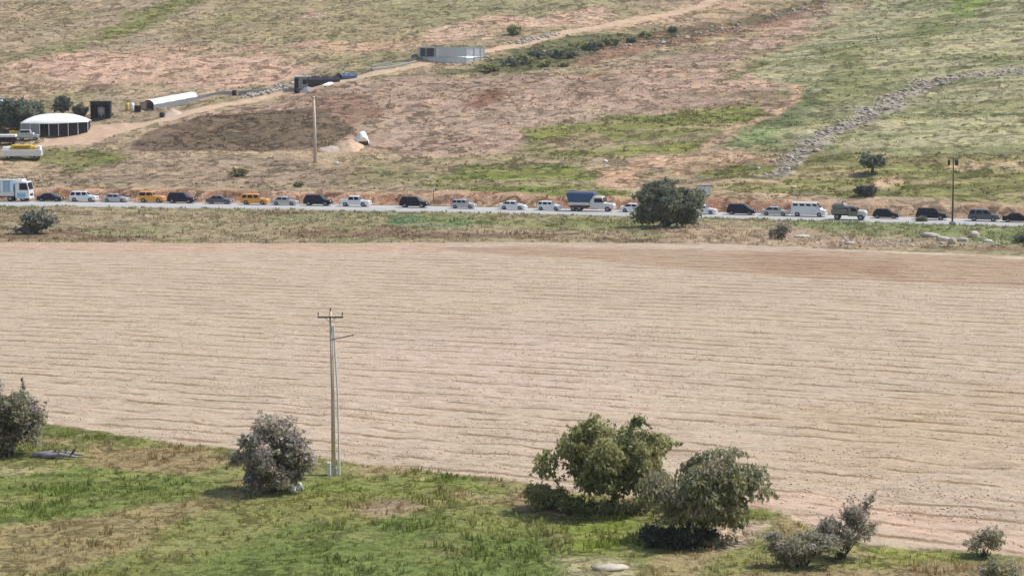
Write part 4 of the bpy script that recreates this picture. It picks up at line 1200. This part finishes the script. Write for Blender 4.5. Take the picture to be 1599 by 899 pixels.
# ------------------------------------------------------------------ vehicles
PAINT = {}
def paint(name, col, rough=.32, metal=0):
    dk = max(col) < .05
    if name not in PAINT: PAINT[name] = simple(name, col, rough, metal, .22 if dk else .5, .06, 1, 0, .12 if dk else .6)
    return PAINT[name]
WHITE = paint('white_car_paint', (.80, .81, .83)); NAVY = paint('navy_car_paint', (.008, .008, .028), .22); BLACK = paint('black_car_paint', (.006, .005, .014), .22)
SILVER = paint('silver_car_paint', (.50, .51, .54), .35, .4); ORANGE = paint('orange_car_paint', (.80, .36, .035)); GREY = paint('grey_car_paint', (.10, .105, .13), .35, .3)
OLIVEP = paint('olive_grey_paint', (.20, .21, .19), .6); CREAM = paint('offwhite_paint', (.72, .72, .70), .4)
LBLUE = paint('light_blue_paint', (.25, .48, .70), .4)
KIND = {
 'sedan': dict(L=4.5, W=1.76, H=1.45, gc=.2, belt=.93, deck=.97, hood=.80, xb0=.55, xt0=1.25, xt1=2.6, xb1=3.3, r=.32, w0=.85, w1=3.6, split=(0, .5, 1)),
 'hatch': dict(L=4.1, W=1.72, H=1.52, gc=.2, belt=.98, deck=.98, hood=.82, xb0=.06, xt0=.5, xt1=2.35, xb1=3.05, r=.31, w0=.7, w1=3.3, split=(0, .3, .65, 1)),
 'suv': dict(L=4.8, W=1.9, H=1.85, gc=.28, belt=1.13, deck=1.13, hood=1.02, xb0=.06, xt0=.35, xt1=2.95, xb1=3.55, r=.38, w0=.9, w1=3.85, split=(0, .3, .65, 1)),
 'jeep': dict(L=4.4, W=1.82, H=1.92, gc=.32, belt=1.2, deck=1.2, hood=1.12, xb0=.03, xt0=.1, xt1=2.3, xb1=2.6, r=.40, w0=.8, w1=3.5, split=(0, .5, 1)),
 'minivan': dict(L=4.6, W=1.85, H=1.75, gc=.22, belt=1.03, deck=1.03, hood=.88, xb0=.05, xt0=.3, xt1=2.8, xb1=3.8, r=.33, w0=.8, w1=3.7, split=(0, .28, .62, 1)),
 'van': dict(L=5.6, W=2.0, H=2.3, gc=.25, belt=1.35, deck=1.35, hood=1.12, xb0=.03, xt0=.1, xt1=4.0, xb1=4.8, r=.36, w0=1.05, w1=4.6, split=(.03, .28, .53, .77, 1)),
 'pickup': dict(L=5.1, W=1.82, H=1.78, gc=.3, belt=1.05, deck=.72, hood=.98, xb0=1.85, xt0=2.0, xt1=3.1, xb1=3.65, r=.38, w0=1.0, w1=4.1, split=(0, .45, 1)),
 'doublecab': dict(L=5.2, W=1.84, H=1.8, gc=.3, belt=1.08, deck=.75, hood=1.0, xb0=1.45, xt0=1.6, xt1=3.2, xb1=3.8, r=.38, w0=1.0, w1=4.15, split=(0, .48, 1)),
}
_cache = {}
def inst(key, builder, mat, name, parent, loc=(0, 0, 0)):
    if key not in _cache: _cache[key] = builder()
    o = bpy.data.objects.new(name, _cache[key]); C.objects.link(o); o.parent = parent; o.location = loc
    if not o.data.materials: o.data.materials.append(mat)
    o.material_slots[0].link = 'OBJECT'; o.material_slots[0].material = mat
    return o
def wheel_meshes(r, wd=.22):
    def t():
        m = MB(); m.lathe([(r * .6, -wd / 2), (r * .93, -wd / 2), (r, -wd * .3), (r, wd * .3), (r * .93, wd / 2), (r * .6, wd / 2)], 'y', 24); return m.mesh('wheel', True)
    def rm():
        m = MB(); m.lathe([(r * .6, 0), (r * .58, .03), (r * .2, .015), (.01, .03)], 'y', 16)
        return m.mesh('rim', True)
    return t, rm
def add_wheels(e, pts, r, W, wd=.22):
    t, rm = wheel_meshes(r, wd)
    for x in pts:
        for sy in (-1, 1):
            wv = inst(('w', r, wd), t, M['tyre'], 'wheel', e, (x, sy * (W / 2 - wd / 2 - .01), r))
            o = inst(('r', r), rm, M['rim'], 'rim', wv, (0, sy * (wd / 2 - .0), 0))
            if sy < 0: o.rotation_euler = (0, 0, math.pi)
def panel(q, th=.012):
    """thin pane from four corner points, proud of its face"""
    q = [Vector(v) for v in q]
    nrm = (q[1] - q[0]).cross(q[3] - q[0]).normalized()
    m = MB(); vs = [v - nrm * .02 for v in q] + [v + nrm * th for v in q]
    m.add(vs, [(3, 2, 1, 0), (4, 5, 6, 7), (0, 1, 5, 4), (1, 2, 6, 5), (2, 3, 7, 6), (3, 0, 4, 7)]); return m
def car(kind, px, label, cat, mat, off=7.4, roofmat=None, flip=False, name='car', group='vehicles queuing on the road', glass=None, rack=False):
    k = KIND[kind]; L_, W_, H_ = k['L'], k['W'], k['H']
    if px < 420: off += 2.0 * min(1, (420 - px) / 200)
    x = (px - 799.5) / FPX * 350
    for _ in range(5):
        y = float(y_near(x)) + off
        x += (px - proj(x, y, 1)[0]) / 9.3
    y = float(y_near(x)) + off
    dy = (float(y_near(x + 1)) - float(y_near(x - 1))) / 2
    rz = math.atan2(dy, 1) + (math.pi if flip else 0)
    e = empty(name, (x, y, lane_z(off) + .004), rz)
    tag(e, label, cat, group)
    ox = -L_ / 2
    def lo():
        r = k['r'] * 1.18; out = []
        def arch(cx):
            a = []
            for i in range(9):
                th = math.pi * (1 - i / 8)
                a.append((cx + r * math.cos(th), max(k['gc'], k['r'] * .9 + r * math.sin(th) * 1.0)))
            return a
        out = [(.06, k['gc'] + .05)] + [(k['w0'] - r, k['gc'])] + arch(k['w0'])[1:-1] + [(k['w0'] + r, k['gc'])] + [(k['w1'] - r, k['gc'])] + arch(k['w1'])[1:-1] + [(k['w1'] + r, k['gc'])]
        out += [(L_ - .1, k['gc'] + .05), (L_, k['gc'] + .25), (L_ - .02, k['hood'] - .18), (L_ - .12, k['hood'] - .04), (L_ - .55, k['hood'] + .03), (k['xb1'], k['belt'])]
        if k['xb0'] > 1.4: out += [(k['xb0'], k['belt']), (k['xb0'] - .02, k['deck']), (.06, k['deck']), (0, k['deck'] - .1)]
        else: out += [(k['xb0'], k['belt'] + .0), (.08, k['deck'] - (.0 if k['xb0'] > .3 else .04)), (0, k['deck'] - .2)]
        out += [(0, k['gc'] + .25)]
        m = MB(); n = len(out); cx = L_ / 2; cz = .62
        rings = []
        for yy, s in ((-W_ / 2, .975), (-W_ / 2 + .07, 1.0), (W_ / 2 - .07, 1.0), (W_ / 2, .975)):
            rings += [(ox + cx + (a - cx) * s, yy, cz + (b - cz) * (s if b > cz else 1)) for a, b in out]
        fs = [tuple(range(n)), tuple(range(4 * n - 1, 3 * n - 1, -1))]
        for i in range(3):
            for j in range(n): fs.append((i * n + j, i * n + (j + 1) % n, (i + 1) * n + (j + 1) % n, (i + 1) * n + j))
        # greenhouse shell
        m.add(rings, fs)
        b_, h_ = k['belt'] - .02, H_
        yb, yt = W_ / 2 - .05, W_ / 2 - .05 - .24 * (h_ - b_) / .6 * .8
        if kind == 'van': yt = W_ / 2 - .16
        z1 = h_ - .07
        vs = [(k['xb0'], -yb, b_), (k['xb1'], -yb, b_), (k['xb1'], yb, b_), (k['xb0'], yb, b_), (k['xt0'], -yt, z1), (k['xt1'], -yt, z1), (k['xt1'], yt, z1), (k['xt0'], yt, z1),
              (k['xt0'] + .12, -yt + .14, h_), (k['xt1'] - .14, -yt + .14, h_), (k['xt1'] - .14, yt - .14, h_), (k['xt0'] + .12, yt - .14, h_)]
        vs = [(a + ox, b, c) for a, b, c in vs]
        m.add(vs, [(0, 3, 2, 1), (0, 1, 5, 4), (1, 2, 6, 5), (2, 3, 7, 6), (3, 0, 4, 7), (4, 5, 9, 8), (5, 6, 10, 9), (6, 7, 11, 10), (7, 4, 8, 11), (8, 9, 10, 11)])
        return m.mesh('body')
    inst((kind, 'body'), lo, mat, 'body', e)
    b_ = k['belt'] - .02; yb, yt = W_ / 2 - .05, W_ / 2 - .05 - .24 * (H_ - b_) / .6 * .8
    if kind == 'van': yt = W_ / 2 - .16
    z1 = H_ - .07
    def sp(u, v, sy):
        x0 = k['xb0'] + (k['xt0'] - k['xb0']) * v; x1 = k['xb1'] + (k['xt1'] - k['xb1']) * v
        return (ox + x0 + (x1 - x0) * u, sy * (yb + (yt - yb) * v), b_ + (z1 - b_) * v)
    G = glass or M['glass']
    sp_ = k['split']
    for sy in (-1, 1):
        for i in range(len(sp_) - 1):
            a, b = sp_[i] + .035, sp_[i + 1] - .035
            vb = .42 if kind == 'van' else .10
            vt = .88 if kind != 'van' else .80
            def w(a=a, b=b, sy=sy, vb=vb, vt=vt):
                q = [sp(a, vb, sy), sp(b, vb, sy), sp(b, vt, sy), sp(a, vt, sy)]
                if sy > 0: q = q[::-1]
                return panel(q).mesh('window')
            inst((kind, 'win', sy, i), w, G, 'window', e)
    def ws():
        q = []
        for u, v in ((.05, .12), (.95, .12), (.95, .92), (.05, .92)):
            xx = k['xb1'] + (k['xt1'] - k['xb1']) * v; yy = (yb + (yt - yb) * v) * (2 * u - 1) * .95
            q.append((ox + xx, yy, b_ + (z1 - b_) * v))
        return panel(q).mesh('windscreen')
    def rw():
        q = []
        for u, v in ((.95, .15), (.05, .15), (.05, .9), (.95, .9)):
            xx = k['xb0'] + (k['xt0'] - k['xb0']) * v; yy = (yb + (yt - yb) * v) * (2 * u - 1) * .92
            q.append((ox + xx, yy, b_ + (z1 - b_) * v))
        return panel(q).mesh('rear_window')
    inst((kind, 'ws'), ws, G, 'windscreen', e); inst((kind, 'rw'), rw, G, 'rear_window', e)
    def fb():
        m = MB(); m.box((ox + L_ - .02, 0, k['gc'] + .2), (.16, W_ * .94, .24)); return m.mesh('bumper', False, .03)
    def rbm():
        m = MB(); m.box((ox + .02, 0, k['gc'] + .2), (.14, W_ * .94, .24)); return m.mesh('bumper', False, .03)
    def gr():
        m = MB(); m.box((ox + L_ - .015, 0, k['hood'] - .26), (.06, W_ * .5, .16)); return m.mesh('grille', False, .01)
    inst((kind, 'fb'), fb, mat, 'bumper', e); inst((kind, 'rb'), rbm, M['plastic'] if kind in ('jeep', 'doublecab', 'pickup', 'suv') else mat, 'bumper', e); inst((kind, 'gr'), gr, M['plastic'], 'grille', e)
    for sy in (-1, 1):
        def hl(sy=sy):
            m = MB(); m.box((ox + L_ - .13, sy * (W_ / 2 - .17), k['hood'] - .21), (.30, .33, .17), taper=.9); return m.mesh('headlight', False, .03)
        def tl(sy=sy):
            m = MB(); m.box((ox + .10, sy * (W_ / 2 - .09), k['deck'] - .22 if k['deck'] > .9 else .62), (.22, .17, .28)); return m.mesh('taillight', False, .02)
        def mr(sy=sy):
            m = MB(); m.box((ox + k['xb1'] - .45, sy * (W_ / 2 + .07), k['belt'] + .1), (.12, .2, .16)); return m.mesh('mirror', False, .03)
        inst((kind, 'hl', sy), hl, M['lamp'], 'headlight', e); inst((kind, 'tl', sy), tl, M['red'], 'taillight', e)
        inst((kind, 'mr', sy), mr, mat if kind != 'van' else M['plastic'], 'mirror', e)
    if k['xb0'] > 1.4:
        def bed():
            m = MB(); x1 = k['xb0'] - .05; zc = k['deck'] + .2; h = .44
            m.box((ox + x1 / 2, -W_ / 2 + .05, zc), (x1 - .04, .08, h)); m.box((ox + x1 / 2, W_ / 2 - .05, zc), (x1 - .04, .08, h))
            m.box((ox + .05, 0, zc), (.08, W_ - .2, h)); return m.mesh('cargo_bed')
        inst((kind, 'bed'), bed, mat, 'cargo_bed', e)
    if rack:
        def rk():
            m = MB()
            for xx in (k['xt0'] + .5, (k['xt0'] + k['xt1']) / 2, k['xt1'] - .4): m.box((ox + xx, 0, H_ + .08), (.06, W_ * .7, .05))
            for sy in (-1, 1): m.box((ox + (k['xt0'] + k['xt1']) / 2, sy * W_ * .35, H_ + .055), (k['xt1'] - k['xt0'] - .5, .05, .12))
            return m.mesh('roof_rack')
        inst((kind, 'rack'), rk, M['plastic'], 'roof_rack', e)
    add_wheels(e, (ox + k['w0'], ox + k['w1']), k['r'], W_)
    return e

car('sedan', 79, 'dark navy sedan directly behind the big white truck', 'car', NAVY)
car('suv', 131, 'white off road car between the dark navy and the silver sedan at far left', 'SUV', WHITE)
car('sedan', 181, 'silver sedan just behind the first orange car', 'car', SILVER)
car('jeep', 238, 'orange station car with pale windscreen, left of the two orange ones', 'car', ORANGE)
car('suv', 284, 'dark high roofed car right in front of the left orange car', 'SUV', NAVY)
car('sedan', 343, 'small dark sedan right behind the second orange car', 'car', GREY)
car('suv', 399, 'orange long bonneted car, right of the two orange ones', 'SUV', ORANGE)
car('sedan', 445, 'small silver sedan right in front of the second orange car', 'car', SILVER)
car('suv', 497, 'dark off road car right behind the white square cabbed jeep', 'SUV', NAVY)
car('doublecab', 555, 'white pickup with square cab and long bonnet, alone before a gap', 'pickup truck', WHITE, 6.9)
car('suv', 647, 'large black off road car with gaps before and behind it', 'SUV', BLACK, 6.6)
car('hatch', 724, 'silver hatchback between the large black car and two white cars', 'car', SILVER, 6.6)
car('sedan', 801, 'white sedan, first of the two white cars behind the blue truck', 'car', WHITE, 6.4)
car('hatch', 858, 'white hatchback right behind the truck with the blue load cover', 'car', WHITE, 6.4)
car('sedan', 990, 'white sedan half hidden at the left side of the roadside tree', 'car', WHITE, 6.2)
car('sedan', 1098, 'white sedan whose front shows right of the roadside tree', 'car', WHITE, 6.2)
car('minivan', 1158, 'dark minivan right of the large roadside tree', 'minivan', NAVY, 6.4)
car('sedan', 1211, 'grey silver sedan right behind the white high roof van', 'car', SILVER, 6.2)
car('van', 1263, 'white high roof minibus with row of dark windows', 'van', WHITE, 6.2, rack=False)
car('hatch', 1384, 'dark hatchback right in front of the grey green truck on the right', 'car', BLACK, 6.4)
car('suv', 1455, 'dark off road car left of the roadside pole', 'SUV', NAVY, 6.4)
car('suv', 1537, 'dark grey off road car with pale side, second from right end', 'SUV', GREY, 6.4)
car('sedan', 1589, 'black sedan cut by the right picture edge', 'car', BLACK, 6.2)

def truck_base(px, off, L_, label, cat='truck', name='truck'):
    x = (px - 799.5) / FPX * 350
    for _ in range(5):
        y = float(y_near(x)) + off; x += (px - proj(x, y, 1)[0]) / 9.3
    y = float(y_near(x)) + off
    dy = (float(y_near(x + 1)) - float(y_near(x - 1))) / 2
    e = empty(name, (x, y, lane_z(off) + .004), math.atan2(dy, 1)); tag(e, label, cat, 'vehicles queuing on the road')
    return e
def cab(e, x0, L_, W_, z0, z1, mat, slope=.25, win=M['glass'], belt=.5):
    m = MB(); pr = [(x0, z0), (x0 + L_, z0), (x0 + L_, z0 + (z1 - z0) * belt), (x0 + L_ - slope, z1 - .08), (x0 + L_ - slope - .15, z1), (x0, z1)]
    n = len(pr); vs = [(a, -W_ / 2, b) for a, b in pr] + [(a, W_ / 2, b) for a, b in pr]
    m.add(vs, [tuple(range(n)), tuple(range(2 * n - 1, n - 1, -1))] + [(j, (j + 1) % n, n + (j + 1) % n, n + j) for j in range(n)])
    m.obj('cab', mat, e, bevel=.04)
    zb = z0 + (z1 - z0) * belt
    for sy in (-1, 1):
        q = [(x0 + L_ * .30, sy * W_ / 2, zb), (x0 + L_ * .93, sy * W_ / 2, zb), (x0 + L_ * .93 - slope * .8, sy * W_ / 2, z1 - .28), (x0 + L_ * .30, sy * W_ / 2, z1 - .28)]
        if sy > 0: q = q[::-1]
        panel(q, .015).obj('window', win, e)
        m = MB(); m.box((x0 + L_ - .02, sy * (W_ / 2 - .28), z0 + .28), (.12, .34, .22)); m.obj('headlight', M['lamp'], e, bevel=.02)
        m = MB(); m.box((x0 + L_ - .05, sy * (W_ / 2 + .16), z1 - .6), (.1, .16, .5)); m.obj('mirror', M['plastic'], e)
    fx = x0 + L_
    q = [(fx, -W_ * .44, zb + .05), (fx, W_ * .44, zb + .05), (fx - slope * .9, W_ * .42, z1 - .18), (fx - slope * .9, -W_ * .42, z1 - .18)]
    panel(q, .02).obj('windscreen', win, e)
    m = MB(); m.box((fx + .01, 0, z0 + .6), (.06, W_ * .6, .4)); m.obj('grille', M['plastic'], e)
    m = MB(); m.box((fx + .03, 0, z0 + .02), (.18, W_ * .96, .26)); m.obj('bumper', mat, e, bevel=.03)
# big white truck on the left with blue striped load
e = truck_base(14, 9.0, 9, 'big white lorry with blue and grey panelled load at the left edge')
cab(e, 1.6, 2.5, 2.45, .6, 3.5, WHITE, .35)
m = MB(); m.box((2.3, 0, 3.72), (1.3, 2.1, .42), taper=.8); m.obj('wind_deflector', WHITE, e, bevel=.05)
m = MB(); m.box((-2.2, 0, .85), (7.2, 1.0, .22)); m.obj('chassis', M['plastic'], e)
m = MB(); m.box((-2.2, 0, 1.35), (7.0, 2.4, .75)); m.obj('cargo_base', CREAM, e, bevel=.03)
m = MB(); m.box((-2.2, 0, 2.72), (6.9, 2.3, 1.96)); m.obj('cargo_box', LBLUE, e, bevel=.03)
for i in range(8):
    for sy in (-1, 1):
        m = MB(); m.box((-5.35 + i * .9, sy * 1.165, 2.72), (.42, .05, 1.9)); m.obj('load_panel', M['sheet'] if i % 2 else SILVER, e)
m = MB(); m.box((-2.2, 0, 3.74), (7.0, 2.4, .08)); m.obj('cargo_roof', WHITE, e)
m = MB(); m.box((2.7, -1.235, 1.15), (1.5, .04, .75)); m.obj('lower_panel', LBLUE, e)
add_wheels(e, (-4.6, -3.4, .6, 2.9), .5, 2.4, .3)
# truck with blue cover
e = truck_base(927, 6.6, 7.6, 'truck with white cab and high dark blue tarpaulin over its load')
cab(e, -.4, 2.35, 2.1, .5, 2.45, CREAM, .3, belt=.52)
m = MB()
pr = [(1.9, .5), (3.55, .5), (3.6, 1.0), (3.45, 1.28), (1.9, 1.42)]
n = len(pr); m.add([(a, -.95, b) for a, b in pr] + [(a, .95, b) for a, b in pr], [tuple(range(n)), tuple(range(2 * n - 1, n - 1, -1))] + [(j, (j + 1) % n, n + (j + 1) % n, n + j) for j in range(n)])
m.obj('bonnet', CREAM, e, bevel=.05)
for sy in (-1, 1):
    m = MB(); m.box((3.55, sy * .7, .95), (.14, .3, .24)); m.obj('headlight', M['lamp'], e)
m = MB(); m.box((-2.1, 0, .72), (4.0, .9, .2)); m.obj('chassis', M['rust'], e)
m = MB(); m.box((-2.0, -.95, .75), (2.6, .12, .5)); m.obj('side_guard', M['rust'], e)
m = MB(); m.box((-2.3, 0, 1.25), (3.6, 2.2, .45)); m.obj('cargo_bed', CREAM, e, bevel=.02)
m = MB(); vs = [(-4.1, -1.1, 1.5), (-.5, -1.1, 1.5), (-.5, 1.1, 1.5), (-4.1, 1.1, 1.5), (-4.4, -1.2, 2.9), (.35, -1.2, 2.9), (.35, 1.2, 2.9), (-4.4, 1.2, 2.9), (-4.25, -.95, 3.15), (.1, -.95, 3.15), (.1, .95, 3.15), (-4.25, .95, 3.15)]
m.add(vs, [(0, 3, 2, 1), (0, 1, 5, 4), (1, 2, 6, 5), (2, 3, 7, 6), (3, 0, 4, 7), (4, 5, 9, 8), (5, 6, 10, 9), (6, 7, 11, 10), (7, 4, 8, 11), (8, 9, 10, 11)])
m.obj('load_cover', M['blue'], e, bevel=.05)
add_wheels(e, (-3.3, -2.3, 2.5), .42, 2.1, .26)
# grey green off-road truck on the near side
e = truck_base(1326, 2.2, 5, 'grey green open truck with white nose on the near side of the road', 'truck', 'truck')
cab(e, -.1, 1.5, 1.9, .6, 2.2, OLIVEP, .3)
m = MB()
pr = [(1.4, .6), (2.75, .6), (2.8, 1.2), (2.6, 1.5), (1.4, 1.62)]
n = len(pr); m.add([(a, -.9, b) for a, b in pr] + [(a, .9, b) for a, b in pr], [tuple(range(n)), tuple(range(2 * n - 1, n - 1, -1))] + [(j, (j + 1) % n, n + (j + 1) % n, n + j) for j in range(n)])
m.obj('bonnet', CREAM, e, bevel=.12)
for sy in (-1, 1):
    m = MB(); m.box((2.76, sy * .62, 1.05), (.14, .3, .26)); m.obj('headlight', M['lamp'], e)
m = MB(); m.box((-1.3, 0, .78), (2.6, 1.0, .2)); m.obj('chassis', M['plastic'], e)
m = MB(); m.box((-1.45, 0, 1.28), (2.6, 1.95, .7)); m.obj('cargo_bed', OLIVEP, e, bevel=.03)
m = MB(); m.tube([(-2.6, 0, 1.75), (-1.9, 0, 1.98), (-1.0, 0, 2.0), (-.25, 0, 1.85)], [.55, .72, .72, .5], 12); m.obj('load', OLIVEP, e, True)
m = MB(); m.tube([(-1.0, -.4, 2.0), (-1.05, -.4, 2.9), (-.5, -.4, 2.95)], .07, 6); m.obj('frame_bar', M['plastic'], e)
add_wheels(e, (-1.8, 1.9), .46, 1.95, .3)

# farm vehicles
def park(e_name, px, py, rz, label, cat):
    p = at(px, py); e = empty(e_name, p, rz); return tag(e, label, cat, 'vehicles parked at the farm')
rzf = R(4)
e = park('farm_trailer', 35, 249, rzf, 'long white farm trailer carrying a yellow block load, below the barn', 'trailer')
m = MB(); m.box((0, 0, 1.15), (7.6, 2.3, 1.2)); m.obj('body', WHITE, e, bevel=.05)
m = MB(); m.box((0, 0, .5), (6.8, 1.2, .18)); m.obj('chassis', M['plastic'], e)
m = MB(); m.box((-2.9, 0, 2.0), (1.6, 2.0, .5), taper=.9); m.obj('front_box', M['sheet'], e, bevel=.05)
m = MB(); m.box((3.3, 0, 2.1), (.6, 2.0, .7)); m.obj('rear_box', M['sheet'], e, bevel=.05)
add_wheels(e, (-2.4, 2.0, 2.9), .42, 2.2, .26)
zt = e.location.z
o = empty('yellow_load', (e.location.x, e.location.y, zt + 1.75), rzf); tag(o, 'yellow block load lying on the white farm trailer', 'load')
m = MB(); m.box((0, 0, .45), (3.9, 1.9, .9)); m.obj('block', M['yellow'], o, bevel=.06)
m = MB(); m.box((0, -.97, .45), (3.0, .04, .5)); m.obj('front_slats', simple('mustard_plastic', (.35, .24, .03), .6), o)
m = MB(); m.box((2.35, 0, .35), (.7, 1.7, .6)); m.obj('end_block', M['yellow'], o, bevel=.06)
e = park('farm_pickup', 44, 220, rzf, 'pale silver van parked at the left end of the barn', 'van')
m = MB(); m.box((-.3, 0, 1.0), (3.2, 1.8, 1.1)); m.obj('body', SILVER, e, bevel=.15)
m = MB(); m.box((-.5, 0, 1.85), (2.4, 1.6, .65), taper=.85); m.obj('roof', SILVER, e, bevel=.08)
m = MB(); m.box((-.5, -.80, 1.82), (1.9, .06, .36)); m.obj('window', M['glass'], e)
m = MB(); m.box((1.7, 0, .85), (.9, 1.7, .7), taper=.9); m.obj('bonnet', SILVER, e, bevel=.1)
add_wheels(e, (-1.2, 1.5), .36, 1.8)
e = park('farm_truck', 8, 226, rzf, 'dark blue farm truck with white top at the left edge beside the barn', 'truck')
m = MB(); m.box((0, 0, 1.05), (4.4, 2.1, .9)); m.obj('body', NAVY, e, bevel=.06)
m = MB(); m.box((0, 0, 1.75), (4.5, 2.15, .5)); m.obj('top', M['sheet'], e, bevel=.05)
m = MB(); m.box((0, -1.08, .55), (3.6, .06, .25)); m.obj('side_guard', M['rust'], e)
add_wheels(e, (-1.4, 1.4), .42, 2.1, .26)
crate(24, 214, (2.2, 1.4, 1.2), 'yellow', 'yellow box behind the dark blue farm truck', 'yellow_box', rzf)
p = at(2, 186)
e = empty('blue_tank', (p.x, p.y, p.z)); tag(e, 'tall light blue tank at the left edge among the farm trees', 'tank')
m = MB(); m.lathe([(.8, 0), (.82, .3), (.8, 3.6), (.6, 3.9), (.2, 4.0)], n=20); m.obj('shell', LBLUE, e, True)
m = MB(); m.lathe([(.25, 4.0), (.25, 4.15)], n=12); m.obj('lid', M['plastic'], e)
# pipes lying by the left tree
p = at(90, 714)
for i, (dx, dy_, ln, lb) in enumerate(((0, 0, 3.6, 'long grey fallen branch on the grass right of the left edge tree, rearmost'), (.25, -.5, 2.6, 'shorter grey fallen branch in front of the long one'))):
    z = gz(p.x + dx, p.y + dy_)
    e = empty('fallen_branch', (p.x + dx, p.y + dy_, z), R(3 - 7 * i)); tag(e, lb, 'branch', 'fallen grey branches')
    m = MB(); pts = [(-ln / 2, 0, .12), (-ln / 4, .06, .2), (0, -.02, .28), (ln / 4, .08, .2), (ln / 2, 0, .12)]; m.tube(pts, [.2, .2, .17, .13, .07], 8); m.obj('limb', simple('weathered_wood', (.27, .26, .28), .9), e, True)
    for q in range(4):
        m = MB(); x0 = -ln / 2 + ln * (q + 1) / 5
        m.tube([(x0, 0, .2), (x0 + .3, .1 * (-1) ** q, .45 + .1 * q), (x0 + .7, .25 * (-1) ** q, .5)], [.06, .04, .015], 5); m.obj('twig', M['bark'], e)

# ------------------------------------------------------------------ haze
hm = bpy.data.materials.new('haze_air'); hm.use_nodes = True
hn = hm.node_tree
for q in list(hn.nodes):
    if q.type == 'BSDF_PRINCIPLED': hn.nodes.remove(q)
pv = hn.nodes.new('ShaderNodeVolumePrincipled'); pv.inputs['Color'].default_value = (.93, .95, 1.0, 1)
pv.inputs['Density'].default_value = HAZE; pv.inputs['Anisotropy'].default_value = .3
hn.links.new(pv.outputs[0], hn.nodes['Material Output'].inputs['Volume'])
gtop = float(gzv.max()); gbot = float(gzv.min())
m = MB(); m.box((0, 1500, (gtop + gbot + 20) / 2), (5600, 4200, gtop - gbot + 22))
o = m.obj('haze', hm); o['kind'] = 'stuff'; o['label'] = 'thin pale summer haze over the valley'
